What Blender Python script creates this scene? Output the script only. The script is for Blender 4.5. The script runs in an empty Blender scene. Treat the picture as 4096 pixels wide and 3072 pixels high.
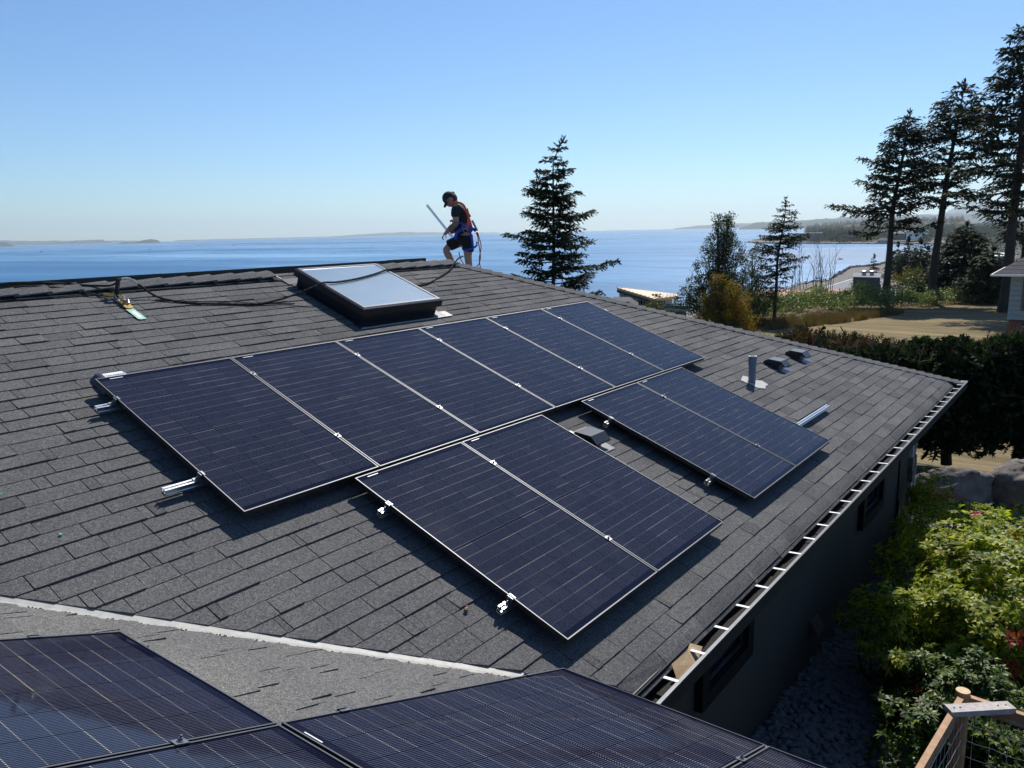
import bpy, math, random
import numpy as np
from mathutils import Vector, Matrix, noise
R = random.Random(7)
rad = math.radians
sin, cos, tan, pi = math.sin, math.cos, math.tan, math.pi
sc = bpy.context.scene
COL = sc.collection

# ------------------------------------------------------------------ camera
CAM = Vector((-2.405, -5.470, 0.921)); PITCH = 0.19294; ROLL = 0.02418; YAW = 0.65994
FPX = 3123.0
fw = Vector((cos(YAW)*cos(PITCH), sin(YAW)*cos(PITCH), -sin(PITCH)))
rt0 = Vector((sin(YAW), -cos(YAW), 0)); up0 = rt0.cross(fw)
rt = rt0*cos(ROLL) - up0*sin(ROLL); upv = up0*cos(ROLL) + rt0*sin(ROLL)
cd = bpy.data.cameras.new("camera"); cam = bpy.data.objects.new("camera", cd); COL.objects.link(cam)
cam.matrix_world = Matrix(((rt.x, upv.x, -fw.x, CAM.x), (rt.y, upv.y, -fw.y, CAM.y), (rt.z, upv.z, -fw.z, CAM.z), (0, 0, 0, 1)))
cd.sensor_width = 36; cd.lens = 36*FPX/4096; cd.clip_start = .05; cd.clip_end = 90000
sc.camera = cam
# ------------------------------------------------------------------ light
SUN_AZ, SUN_EL = 17.0, 50.0
w = bpy.data.worlds.new("World"); sc.world = w; w.use_nodes = True
wn = w.node_tree; bg = wn.nodes['Background']
sky = wn.nodes.new('ShaderNodeTexSky'); sky.sky_type = 'NISHITA'; sky.sun_disc = False
sky.sun_elevation = rad(SUN_EL); sky.sun_rotation = rad(90-SUN_AZ)
sky.altitude = 0; sky.air_density = 1.0; sky.dust_density = 0.1; sky.ozone_density = 3.5
tint = wn.nodes.new('ShaderNodeMix'); tint.data_type = 'RGBA'; tint.blend_type = 'MULTIPLY'; tint.inputs[0].default_value = 1; tint.inputs[7].default_value = (.74, .92, 1.10, 1)
wn.links.new(sky.outputs[0], tint.inputs[6]); wn.links.new(tint.outputs[2], bg.inputs[0]); bg.inputs[1].default_value = 0.085
sd = bpy.data.lights.new("sun", 'SUN'); sd.energy = 4.3; sd.angle = rad(.53); sd.color = (1, .95, .87)
sun = bpy.data.objects.new("sun", sd); COL.objects.link(sun)
sv = Vector((cos(rad(SUN_EL))*cos(rad(SUN_AZ)), cos(rad(SUN_EL))*sin(rad(SUN_AZ)), sin(rad(SUN_EL))))
sun.rotation_euler = sv.to_track_quat('Z', 'Y').to_euler(); sun.location = (0, 0, 60)
sc.view_settings.view_transform = 'Standard'; sc.view_settings.look = 'None'
sc.view_settings.exposure = 0.38; sc.view_settings.gamma = 1; sc.view_settings.use_curve_mapping = False
sc.cycles.max_bounces = 6; sc.cycles.diffuse_bounces = 3; sc.cycles.glossy_bounces = 3
sc.cycles.transmission_bounces = 3; sc.cycles.transparent_max_bounces = 6; sc.cycles.volume_bounces = 0
sc.cycles.caustics_reflective = False; sc.cycles.caustics_refractive = False
sc.cycles.sample_clamp_indirect = 4; sc.cycles.use_denoising = True

# ------------------------------------------------------------------ placing helpers (real places from bearings and distances)
def ray(x, y):
    return (fw + rt*((x-2048)/FPX) - upv*((y-1536)/FPX)).normalized()
def atd(x, y, D):
    d = ray(x, y); return CAM + d*(D/math.hypot(d.x, d.y))
def atz(x, y, Z):
    d = ray(x, y); return CAM + d*((Z-CAM.z)/d.z)
def aty(x, y, Y):
    d = ray(x, y); return CAM + d*((Y-CAM.y)/d.y)
def bearing(x):
    d = ray(x, 981-.022*x); return math.atan2(d.y, d.x)
def pol(b, r, z=0):
    return Vector((CAM.x + r*cos(b), CAM.y + r*sin(b), z))
def smooth(a, b, x):
    t = max(0, min(1, (x-a)/(b-a))); return t*t*(3-2*t)
def interp(tab, x):
    if x <= tab[0][0]: return tab[0][1]
    for (a, va), (b, vb) in zip(tab, tab[1:]):
        if x <= b: return va + (vb-va)*(x-a)/(b-a)
    return tab[-1][1]

# ------------------------------------------------------------------ materials
def nmat(name):
    m = bpy.data.materials.new(name); m.use_nodes = True
    nt = m.node_tree; b = nt.nodes['Principled BSDF']; return m, nt, b
def N(nt, t, **k):
    n = nt.nodes.new(t)
    for a, v in k.items():
        if a.startswith('_'): setattr(n, a[1:], v)
    return n
def ramp(nt, stops, src=None):
    n = nt.nodes.new('ShaderNodeValToRGB'); e = n.color_ramp.elements
    while len(e) < len(stops): e.new(.5)
    for i, (p, c) in enumerate(stops):
        e[i].position = p; e[i].color = (*c, 1) if len(c) == 3 else c
    if src: nt.links.new(src, n.inputs[0])
    return n
def noise_tex(nt, scale, detail=4, rough=.6, co=None, dist=0):
    n = nt.nodes.new('ShaderNodeTexNoise'); n.inputs['Scale'].default_value = scale
    n.inputs['Detail'].default_value = detail; n.inputs['Roughness'].default_value = rough
    n.inputs['Distortion'].default_value = dist
    if co: nt.links.new(co, n.inputs['Vector'])
    return n
def mixc(nt, f, a, b, mode='MIX'):
    n = nt.nodes.new('ShaderNodeMix'); n.data_type = 'RGBA'; n.blend_type = mode
    for s, i in ((f, 0), (a, 6), (b, 7)):
        if hasattr(s, 'is_output'): nt.links.new(s, n.inputs[i])
        elif i == 0: n.inputs[0].default_value = s
        else: n.inputs[i].default_value = (*s, 1)
    return n.outputs[2]
def mathn(nt, op, a, b=None, c=None):
    n = nt.nodes.new('ShaderNodeMath'); n.operation = op
    for i, s in enumerate((a, b, c)):
        if s is None: continue
        if hasattr(s, 'is_output'): nt.links.new(s, n.inputs[i])
        else: n.inputs[i].default_value = s
    return n.outputs[0]
def bump(nt, b, h, strength=.3, dist=.01):
    n = nt.nodes.new('ShaderNodeBump'); n.inputs['Strength'].default_value = strength; n.inputs['Distance'].default_value = dist
    nt.links.new(h, n.inputs['Height']); nt.links.new(n.outputs[0], b.inputs['Normal']); return n
def simple(name, col, rough=.6, metal=0, var=.25, scale=8, bmp=0, spec=.5, coat=0):
    m, nt, b = nmat(name)
    g = nt.nodes.new('ShaderNodeNewGeometry')
    n = noise_tex(nt, scale, 5, .65, g.outputs['Position'])
    lo = tuple(c*(1-var) for c in col); hi = tuple(min(1, c*(1+var)) for c in col)
    r = ramp(nt, ((.3, lo), (.7, hi)), n.outputs[0]); nt.links.new(r.outputs[0], b.inputs['Base Color'])
    b.inputs['Roughness'].default_value = rough; b.inputs['Metallic'].default_value = metal
    b.inputs['Specular IOR Level'].default_value = spec
    if coat: b.inputs['Coat Weight'].default_value = coat; b.inputs['Coat Roughness'].default_value = .05
    if bmp: bump(nt, b, n.outputs[0], .5, bmp)
    return m
def shingle_mat(name, k=1.0, warm=(1, 1, 1)):
    m, nt, b = nmat(name)
    g = nt.nodes.new('ShaderNodeNewGeometry')
    r1 = ramp(nt, ((0, (.095*k, .095*k, .098*k)), (.5, (.120*k, .121*k, .123*k)), (1, (.143*k, .143*k, .143*k))), g.outputs['Random Per Island'])
    v = nt.nodes.new('ShaderNodeTexVoronoi'); v.inputs['Scale'].default_value = 260; nt.links.new(g.outputs['Position'], v.inputs['Vector'])
    gr = ramp(nt, ((0, (.35, .35, .37)), (.45, (.85, .85, .85)), (.8, (1.3, 1.28, 1.25)), (1, (2.3, 2.2, 2.1))), v.outputs['Color'])
    c = mixc(nt, 1, r1.outputs[0], gr.outputs[0], 'MULTIPLY')
    n = noise_tex(nt, 1.3, 5, .6, g.outputs['Position'])
    bl = ramp(nt, ((.3, (.82*warm[0], .82*warm[1], .84*warm[2])), (.7, (1.14*warm[0], 1.12*warm[1], 1.08*warm[2]))), n.outputs[0])
    c = mixc(nt, 1, c, bl.outputs[0], 'MULTIPLY')
    n3 = noise_tex(nt, 55, 3, .6, g.outputs['Position'])
    b3 = ramp(nt, ((.3, (.72, .72, .72)), (.7, (1.28, 1.28, 1.28))), n3.outputs[0])
    c = mixc(nt, 1, c, b3.outputs[0], 'MULTIPLY')
    nt.links.new(c, b.inputs['Base Color']); b.inputs['Roughness'].default_value = .95
    b.inputs['Specular IOR Level'].default_value = .2
    bump(nt, b, v.outputs['Distance'], .9, .003)
    return m
def leaf_mat(name, stops, trans=.35, rough=.5, spec=.4):
    spec *= .45; rough = min(.8, rough+.12)
    m, nt, b = nmat(name)
    g = nt.nodes.new('ShaderNodeNewGeometry')
    r = ramp(nt, stops, g.outputs['Random Per Island'])
    nn = noise_tex(nt, 1.2, 3, .6, g.outputs['Position'])
    bl = ramp(nt, ((.3, (.7, .7, .7)), (.7, (1.2, 1.2, 1.15))), nn.outputs[0])
    c = mixc(nt, 1, r.outputs[0], bl.outputs[0], 'MULTIPLY')
    nt.links.new(c, b.inputs['Base Color']); b.inputs['Roughness'].default_value = rough
    b.inputs['Specular IOR Level'].default_value = spec
    t = nt.nodes.new('ShaderNodeBsdfTranslucent'); tc = mixc(nt, 1, c, (1.3, 1.5, .6), 'MULTIPLY'); nt.links.new(tc, t.inputs[0])
    mx = nt.nodes.new('ShaderNodeMixShader'); mx.inputs[0].default_value = trans
    nt.links.new(b.outputs[0], mx.inputs[1]); nt.links.new(t.outputs[0], mx.inputs[2])
    nt.links.new(mx.outputs[0], nt.nodes['Material Output'].inputs[0])
    return m

M = {}
M['shingle'] = shingle_mat('shingle_granules')
M['shingle_w'] = shingle_mat('shingle_granules_lighter', 1.25, (1.03, 1.02, .98))  # lighter, slightly warmer copy for the near wing slope
M['cap'] = shingle_mat('cap_shingle', 1.05)
M['felt'] = simple('roof_felt', (.012, .012, .013), .95)
M['alu'] = simple('mill_aluminium', (.72, .74, .77), .32, 1, .06, 20)
M['frame'] = simple('frame_top_glint', (.11, .115, .125), .5, .8, .08, 10)  # lighter copy for the frame tops, giving black frames their edge glint
M['frameside'] = simple('black_anodised', (.012, .012, .014), .45, 0, .2, 10)
M['steel'] = simple('galvanised', (.26, .27, .29), .4, 1, .15, 60)
M['black'] = simple('black_metal', (.011, .011, .013), .38, 0, .2, 10)
M['blackpl'] = simple('black_plastic', (.018, .018, .02), .35, 0, .25, 30)
M['charcoal'] = simple('charcoal_metal', (.09, .095, .105), .35, .5, .12, 20)
M['pvc'] = simple('grey_pvc', (.15, .18, .22), .5, 0, .2, 25)
M['flash'] = simple('light_flashing', (.33, .325, .30), .55, .0, .2, 25)
M['white'] = simple('white_paint', (.78, .78, .75), .5, 0, .06, 6)
M['label'] = simple('label_white', (.8, .81, .8), .4, 0, .03, 30)
M['ink'] = simple('label_ink', (.02, .02, .03), .6)
M['rope'] = simple('black_rope', (.014, .013, .014), .9, 0, .4, 300)
M['ropered'] = simple('brown_rope', (.06, .02, .02), .9, 0, .4, 300)
M['ropewhite'] = simple('white_rope', (.6, .6, .58), .9, 0, .3, 300)
M['orange'] = simple('orange_webbing', (.75, .11, .04), .7, 0, .1, 30)
M['blue'] = simple('blue_webbing', (.02, .06, .42), .7, 0, .15, 30)
M['redrope'] = simple('red_hose', (.42, .06, .04), .5, 0, .15, 30)
M['yellowstrap'] = simple('yellow_strap', (.6, .42, .05), .6, 0, .2, 30)
M['skin'] = simple('skin', (.42, .22, .15), .55, 0, .1, 20)
M['skinarm'] = simple('tattooed_arm', (.2, .13, .10), .55, 0, .35, 25)
M['shirt'] = simple('black_shirt', (.018, .018, .021), .85, 0, .3, 15, .004)
M['shorts'] = simple('black_shorts', (.008, .008, .010), .85, 0, .3, 15, .004)
M['hat'] = simple('dark_green_cap', (.018, .026, .02), .8, 0, .2, 30)
M['hair'] = simple('brown_hair', (.05, .03, .02), .7, 0, .3, 200)
M['boot'] = simple('boot_leather', (.05, .03, .02), .7, 0, .3, 30)
M['wall'] = simple('dark_stucco', (.050, .046, .037), .9, 0, .12, 40, .002)
M['winframe'] = simple('black_window_frame', (.006, .006, .007), .6, 0, .2, 10, 0, .25)
M['gutter'] = simple('gutter_black', (.022, .021, .019), .7, 0, .25, 15, 0, .2)
M['gutterlip'] = simple('gutter_lip', (.10, .105, .11), .35, .6, .1, 15)
M['guttersoil'] = simple('gutter_debris', (.018, .014, .010), .95, 0, .5, 60, .004)
M['paper'] = simple('cardboard', (.42, .29, .16), .8, 0, .15, 20)
M['wood'] = simple('cedar_wood', (.36, .20, .10), .7, 0, .3, 14, .003)
M['woodgrey'] = simple('weathered_wood', (.42, .38, .35), .8, 0, .25, 30, .004)
M['cutwood'] = simple('cut_wood', (.62, .45, .26), .8, 0, .15, 30)
M['wire'] = simple('galvanised_wire', (.5, .52, .52), .4, .8, .1, 30)
M['bark'] = simple('bark', (.045, .035, .028), .95, 0, .4, 6, .03)
M['barkgrey'] = simple('bark_grey', (.085, .07, .058), .95, 0, .35, 9, .03)
M['twig'] = simple('bare_twig', (.20, .15, .11), .9, 0, .3, 9)
M['deadtwig'] = simple('dead_twig', (.11, .07, .05), .9, 0, .3, 9)
M['glassdark'] = simple('dark_glass', (.012, .016, .018), .06, 0, .1, 1, 0, .6)
M['glasslight'] = simple('pale_glass', (.10, .20, .22), .08, 0, .1, 1, 0, .6)
M['cream'] = simple('cream_stucco', (.50, .45, .36), .85, 0, .06, 4)
M['tanroof'] = simple('tan_metal_roof', (.60, .40, .24), .5, .1, .08, 2)
M['tile'] = simple('terracotta_tile', (.42, .20, .12), .8, 0, .2, 2)
M['flatroof'] = simple('grey_roof_membrane', (.19, .19, .20), .9, 0, .1, .3)
M['parapet'] = simple('parapet_white', (.62, .66, .68), .5, .2, .06, .4)
M['concrete'] = simple('grey_wall', (.20, .21, .22), .9, 0, .1, .4)
M['darkwall'] = simple('dark_wall', (.06, .055, .06), .9, 0, .1, .4)
M['siding'] = simple('pale_siding', (.26, .30, .31), .7, 0, .06, 6)
M['brick'] = simple('red_brick', (.20, .07, .05), .85, 0, .3, 8)
M['roofshake'] = simple('brown_grey_shingle', (.10, .09, .095), .95, 0, .3, 6)
M['rock'] = simple('boulder_rock', (.15, .13, .115), .95, 0, .55, 3.5, .08)
M['slate'] = simple('pale_slate', (.34, .36, .37), .6, 0, .15, 5, .01)
M['pebble'] = simple('river_pebble', (.115, .115, .12), .85, 0, .3, 9)
M['needle'] = leaf_mat('conifer_needles', ((0, (.010, .018, .009)), (.5, (.020, .033, .014)), (1, (.045, .060, .022))), .12, .6, .25)
M['needle2'] = leaf_mat('fir_needles', ((0, (.012, .019, .012)), (.5, (.026, .036, .018)), (1, (.055, .065, .028))), .15, .6, .25)
M['farneedle'] = leaf_mat('far_tree_green', ((0, (.014, .022, .014)), (.6, (.028, .042, .022)), (1, (.06, .08, .03))), .1, .8, .1)
M['faryellow'] = leaf_mat('far_tree_yellow', ((0, (.12, .11, .02)), (1, (.25, .2, .05))), .2, .8, .1)
M['cedar'] = leaf_mat('cedar_foliage', ((0, (.010, .018, .010)), (.6, (.026, .042, .018)), (1, (.06, .085, .03))), .15, .6, .25)
M['deadcedar'] = leaf_mat('dead_cedar', ((0, (.05, .025, .012)), (1, (.14, .07, .035))), .15, .8, .1)
M['broad'] = leaf_mat('broad_leaf', ((0, (.02, .032, .010)), (.6, (.045, .06, .02)), (1, (.085, .10, .035))), .25, .38, .5)
M['autumn'] = leaf_mat('autumn_leaf', ((0, (.10, .09, .012)), (.45, (.20, .15, .015)), (.75, (.30, .15, .015)), (1, (.40, .14, .02))), .35, .5, .3)
M['olive'] = leaf_mat('olive_leaf', ((0, (.035, .045, .012)), (1, (.13, .13, .04))), .3, .45, .4)
M['bramble'] = leaf_mat('bramble_leaf', ((0, (.07, .09, .03)), (.6, (.15, .18, .07)), (1, (.26, .29, .14))), .3, .35, .6)
M['pieris'] = leaf_mat('glossy_shrub_leaf', ((0, (.06, .11, .012)), (.35, (.17, .23, .02)), (.75, (.42, .42, .045)), (1, (.50, .46, .08))), .45, .36, .6)
M['pierisshade'] = leaf_mat('shade_painted_shrub_leaf', ((0, (.018, .05, .006)), (.7, (.05, .10, .012)), (1, (.22, .26, .03))), .22, .35, .6)  # darker leaf colours paint in the shaded front of the shrub mass
M['pierisred'] = leaf_mat('red_new_leaf', ((0, (.35, .03, .03)), (1, (.5, .10, .07))), .4, .35, .5)
M['mugo'] = leaf_mat('mugo_needles', ((0, (.03, .06, .015)), (1, (.11, .17, .05))), .3, .5, .3)
M['drygrass'] = leaf_mat('tall_dry_grass', ((0, (.10, .09, .045)), (.5, (.20, .125, .07)), (.8, (.17, .13, .065)), (1, (.29, .14, .085))), .2, .8, .1)

def lawn_mat():
    m, nt, b = nmat('dry_lawn'); g = nt.nodes.new('ShaderNodeNewGeometry')
    mp = nt.nodes.new('ShaderNodeMapping'); mp.inputs['Scale'].default_value = (.9, .16, 1); mp.inputs['Rotation'].default_value = (0, 0, rad(-10))
    nt.links.new(g.outputs['Position'], mp.inputs[0])
    n = noise_tex(nt, 1.0, 6, .65, mp.outputs[0]); n2 = noise_tex(nt, 9, 4, .7, g.outputs['Position']); n4 = noise_tex(nt, .02, 4, .6, g.outputs['Position'])
    r = ramp(nt, ((.32, (.115, .095, .05)), (.5, (.19, .15, .08)), (.68, (.29, .23, .13))), n.outputs[0])
    r2 = ramp(nt, ((.3, (.75, .77, .75)), (.7, (1.2, 1.15, 1.1))), n2.outputs[0])
    c = mixc(nt, 1, r.outputs[0], r2.outputs[0], 'MULTIPLY')
    # beyond the lawn the land is green scrub and earth; the shore is gravel
    sp = nt.nodes.new('ShaderNodeSeparateXYZ'); nt.links.new(g.outputs['Position'], sp.inputs[0])
    gr = ramp(nt, ((.4, (.02, .03, .013)), (.6, (.045, .05, .026))), n4.outputs[0])
    f = nt.nodes.new('ShaderNodeMapRange'); f.inputs[1].default_value = -7.5; f.inputs[2].default_value = -9; nt.links.new(sp.outputs[2], f.inputs[0])
    c = mixc(nt, f.outputs[0], c, gr.outputs[0])
    n5 = noise_tex(nt, .4, 8, .8, g.outputs['Position'])
    sh = ramp(nt, ((.35, (.13, .115, .10)), (.6, (.23, .215, .19))), n5.outputs[0])
    f2 = nt.nodes.new('ShaderNodeMapRange'); f2.inputs[1].default_value = -29.2; f2.inputs[2].default_value = -30.4; nt.links.new(sp.outputs[2], f2.inputs[0])
    c = mixc(nt, f2.outputs[0], c, sh.outputs[0])
    # garden earth beside the house
    ge = ramp(nt, ((.35, (.05, .045, .042)), (.65, (.10, .095, .09))), n2.outputs[0])
    f3 = nt.nodes.new('ShaderNodeMapRange'); f3.inputs[1].default_value = -4.4; f3.inputs[2].default_value = -4.1; nt.links.new(sp.outputs[2], f3.inputs[0])
    c = mixc(nt, f3.outputs[0], c, ge.outputs[0])
    nt.links.new(c, b.inputs['Base Color']); b.inputs['Roughness'].default_value = .95; b.inputs['Specular IOR Level'].default_value = .1
    bump(nt, b, n2.outputs[0], .6, .05)
    return m
M['lawn'] = lawn_mat()
def sea_mat():
    m, nt, b = nmat('sea_water'); g = nt.nodes.new('ShaderNodeNewGeometry')
    mp = nt.nodes.new('ShaderNodeMapping'); mp.inputs['Rotation'].default_value = (0, 0, -YAW); mp.inputs['Scale'].default_value = (1.6, .7, 1)
    nt.links.new(g.outputs['Position'], mp.inputs[0])
    big = noise_tex(nt, .00085, 7, .62, mp.outputs[0], .6)
    c = ramp(nt, ((.36, (.015, .085, .19)), (.47, (.03, .14, .29)), (.52, (.10, .24, .42)), (.56, (.03, .13, .27)), (.66, (.16, .32, .50))), big.outputs[0])
    nt.links.new(c.outputs[0], b.inputs['Base Color'])
    rr = ramp(nt, ((.4, (.42, .42, .42)), (.6, (.26, .26, .26))), big.outputs[0]); nt.links.new(rr.outputs[0], b.inputs['Roughness'])
    b.inputs['IOR'].default_value = 1.33
    n1 = noise_tex(nt, .35, 6, .7, mp.outputs[0]); n2 = noise_tex(nt, .03, 5, .6, mp.outputs[0])
    h = mathn(nt, 'ADD', n1.outputs[0], mathn(nt, 'MULTIPLY', n2.outputs[0], 4))
    bump(nt, b, h, .8, .6)
    return m
M['sea'] = sea_mat()
def hills_mat():
    return simple('wooded_hills', (.03, .045, .03), .95, 0, .4, .004)
M['hills'] = hills_mat()
def cell_mat():
    m, nt, b = nmat('solar_cell'); tc = nt.nodes.new('ShaderNodeTexCoord'); g = nt.nodes.new('ShaderNodeNewGeometry'); oi = nt.nodes.new('ShaderNodeObjectInfo')
    sp = nt.nodes.new('ShaderNodeSeparateXYZ'); nt.links.new(tc.outputs['Object'], sp.inputs[0])
    # sixteen thin round wires run down each cell, glints painted on their solder joints at the half-cell edge
    f = mathn(nt, 'FRACT', mathn(nt, 'ADD', mathn(nt, 'MULTIPLY', sp.outputs[0], 1/.01034), 100.0))
    d = mathn(nt, 'ABSOLUTE', mathn(nt, 'SUBTRACT', f, .5))
    wire = mathn(nt, 'LESS_THAN', d, .055)
    row = mathn(nt, 'GREATER_THAN', sp.outputs[1], .0360)
    joint_glint = mathn(nt, 'MULTIPLY', mathn(nt, 'LESS_THAN', d, .17), row)
    cell = ramp(nt, ((0, (.005, .006, .016)), (1, (.010, .011, .024))), oi.outputs['Random'])
    dirt = noise_tex(nt, 2.2, 6, .7, g.outputs['Position'])
    dr = ramp(nt, ((.55, (0, 0, 0)), (.85, (.012, .013, .016))), dirt.outputs[0])
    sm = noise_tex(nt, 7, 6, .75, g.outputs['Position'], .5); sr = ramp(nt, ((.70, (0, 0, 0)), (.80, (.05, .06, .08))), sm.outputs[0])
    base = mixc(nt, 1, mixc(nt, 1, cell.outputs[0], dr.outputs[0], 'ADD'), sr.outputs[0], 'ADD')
    base = mixc(nt, mathn(nt, 'MULTIPLY', row, .6), base, (.035, .038, .06))
    pc = ramp(nt, ((0, (.09, .09, .11)), (.5, (.20, .19, .19)), (.86, (.36, .33, .28)), (1, (.5, .42, .30))), oi.outputs['Random'])  # painted glint colours, varied from cell to cell
    col = mixc(nt, wire, base, (.13, .14, .19)); col = mixc(nt, joint_glint, col, pc.outputs[0]); nt.links.new(col, b.inputs['Base Color'])
    b.inputs['Roughness'].default_value = .6
    b.inputs['Specular IOR Level'].default_value = 0
    b.inputs['Coat Weight'].default_value = .8; b.inputs['Coat IOR'].default_value = 1.25
    cr = ramp(nt, ((.35, (.03, .03, .03)), (.8, (.075, .075, .075))), dirt.outputs[0]); nt.links.new(cr.outputs[0], b.inputs['Coat Roughness'])
    return m
M['cell'] = cell_mat()
def back_mat():
    m, nt, b = nmat('module_laminate')
    b.inputs['Base Color'].default_value = (.006, .007, .018, 1); b.inputs['Roughness'].default_value = .4
    b.inputs['Specular IOR Level'].default_value = 0; b.inputs['Coat Weight'].default_value = .8; b.inputs['Coat Roughness'].default_value = .04; b.inputs['Coat IOR'].default_value = 1.25
    return m
M['laminate'] = back_mat()
def pane_mat():
    m, nt, b = nmat('skylight_glass'); g = nt.nodes.new('ShaderNodeNewGeometry')
    n = noise_tex(nt, 2, 4, .6, g.outputs['Position'])
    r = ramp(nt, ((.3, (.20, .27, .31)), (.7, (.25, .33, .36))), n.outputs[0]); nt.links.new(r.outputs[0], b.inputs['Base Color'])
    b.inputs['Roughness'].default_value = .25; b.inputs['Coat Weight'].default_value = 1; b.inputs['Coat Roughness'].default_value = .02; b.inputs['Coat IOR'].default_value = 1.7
    return m
M['pane'] = pane_mat()

# ------------------------------------------------------------------ mesh builder
class MB:
    def __init__(s): s.v = []; s.f = []; s.m = []; s.k = 0
    def add(s, vs, fs, mi=0):
        o = len(s.v); s.v.extend([tuple(p) for p in vs]); s.f.extend([tuple(o+i for i in f) for f in fs]); s.m.extend([mi]*len(fs)); return o
    def box(s, c, hx, hy, hz, ax=None, mi=0, taper=1, jit=0):
        X, Y, Z = ax if ax else (Vector((1, 0, 0)), Vector((0, 1, 0)), Vector((0, 0, 1)))
        c = Vector(c); vs = []
        for dz in (-1, 1):
            t = taper if dz > 0 else 1
            for dx, dy in ((-1, -1), (1, -1), (1, 1), (-1, 1)):
                p = c + X*(hx*dx*t) + Y*(hy*dy*t) + Z*(hz*dz)
                if jit: p = p + Vector((R.uniform(-jit, jit), R.uniform(-jit, jit), R.uniform(-jit, jit)))
                vs.append(p)
        s.add(vs, ((3, 2, 1, 0), (4, 5, 6, 7), (0, 1, 5, 4), (1, 2, 6, 5), (2, 3, 7, 6), (3, 0, 4, 7)), mi)
    def prism(s, pts, d, mi=0):
        n = len(pts); pts = [Vector(p) for p in pts]; d = Vector(d)
        s.add(pts + [p+d for p in pts], [tuple(range(n-1, -1, -1)), tuple(range(n, 2*n))] + [(i, (i+1) % n, n+(i+1) % n, n+i) for i in range(n)], mi)
    def tube(s, pts, rs, n=6, mi=0, cap=True):
        pts = [Vector(p) for p in pts]
        if not isinstance(rs, (list, tuple)): rs = [rs]*len(pts)
        vs = []; T = None; U = None
        for i, p in enumerate(pts):
            a = pts[max(0, i-1)]; b = pts[min(len(pts)-1, i+1)]; t = (b-a)
            if t.length < 1e-9: t = Vector((0, 0, 1))
            t.normalize()
            if U is None:
                U = t.cross(Vector((0, 0, 1)) if abs(t.z) < .9 else Vector((1, 0, 0))).normalized()
            else:
                U = (U - t*U.dot(t))
                U = U.normalized() if U.length > 1e-6 else t.orthogonal().normalized()
            V = t.cross(U)
            for k in range(n):
                an = 2*pi*k/n; vs.append(p + (U*cos(an) + V*sin(an))*rs[i])
        fs = []
        for i in range(len(pts)-1):
            for k in range(n):
                fs.append((i*n+k, i*n+(k+1) % n, (i+1)*n+(k+1) % n, (i+1)*n+k))
        if cap: fs.append(tuple(range(n-1, -1, -1))); fs.append(tuple(range((len(pts)-1)*n, len(pts)*n)))
        s.add(vs, fs, mi)
    def quad(s, a, b, c, d, mi=0): s.add((a, b, c, d), ((0, 1, 2, 3),), mi)
    def mesh(s, name, mats, smooth=False):
        me = bpy.data.meshes.new(name); me.from_pydata(s.v, [], s.f)
        for m in (mats if isinstance(mats, (list, tuple)) else [mats]): me.materials.append(m)
        if any(s.m): me.polygons.foreach_set('material_index', s.m)
        if smooth: me.polygons.foreach_set('use_smooth', [True]*len(me.polygons))
        me.update(); return me
    def build(s, name, mats, parent=None, smooth=False, loc=None, **k):
        return link(name, s.mesh(name, mats, smooth), parent, **k)
def link(name, me, parent=None, mw=None, label=None, cat=None, group=None, kind=None):
    o = bpy.data.objects.new(name, me); COL.objects.link(o)
    if parent is not None:
        o.parent = parent; o.matrix_parent_inverse = parent.matrix_basis.inverted() if mw is None else Matrix()
    if mw is not None: o.matrix_basis = mw
    tag(o, label, cat, group, kind); return o
def tag(o, label=None, cat=None, group=None, kind=None):
    if label: o['label'] = label
    if cat: o['category'] = cat
    if group: o['group'] = group
    if kind: o['kind'] = kind
    return o
def empty(name, loc, label, cat, group=None):
    o = bpy.data.objects.new(name, None); COL.objects.link(o); o.location = loc; o.empty_display_size = .1
    o.matrix_basis = Matrix.Translation(Vector(loc)); return tag(o, label, cat, group)
def struct(o): o['kind'] = 'structure'; return o
def nz(x, y, z=0): return noise.noise(Vector((x, y, z)))

# ================================================================== GROUND, SEA, HILLS
SEA = -34.0
def Rcoast(b):
    return interp([(-60, 99999), (7.6, 99999), (8, 3000), (9, 1150), (10, 930), (12, 790), (13, 720), (14.4, 690), (15.0, 600), (15.6, 548), (17, 520), (19.5, 440), (21, 415), (23, 380), (28, 300), (38, 240), (60, 200), (80, 190), (140, 180)], b)
def Rfar(b): return interp([(8, 1320), (12, 1440), (16, 1500), (19.5, 1600), (21.5, 1760)], b)
def lobe(b, r):   # ground height by bearing (degrees) and distance
    w_ = smooth(22.5, 30, b)
    right = interp([(0, -3.45), (6, -3.55), (17, -3.95), (22, -4.9), (40, -6.3), (60, -6.45), (86, -6.6), (92, -7.6), (112, -11.5), (160, -19), (260, -29), (420, -31), (700, -31.5), (1200, -29), (2000, -26), (4000, -20)], r)
    left = interp([(0, -3.5), (12, -4), (20, -6), (45, -10.5), (100, -19), (160, -27), (300, -31)], r)
    return right*(1-w_) + left*w_
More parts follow.
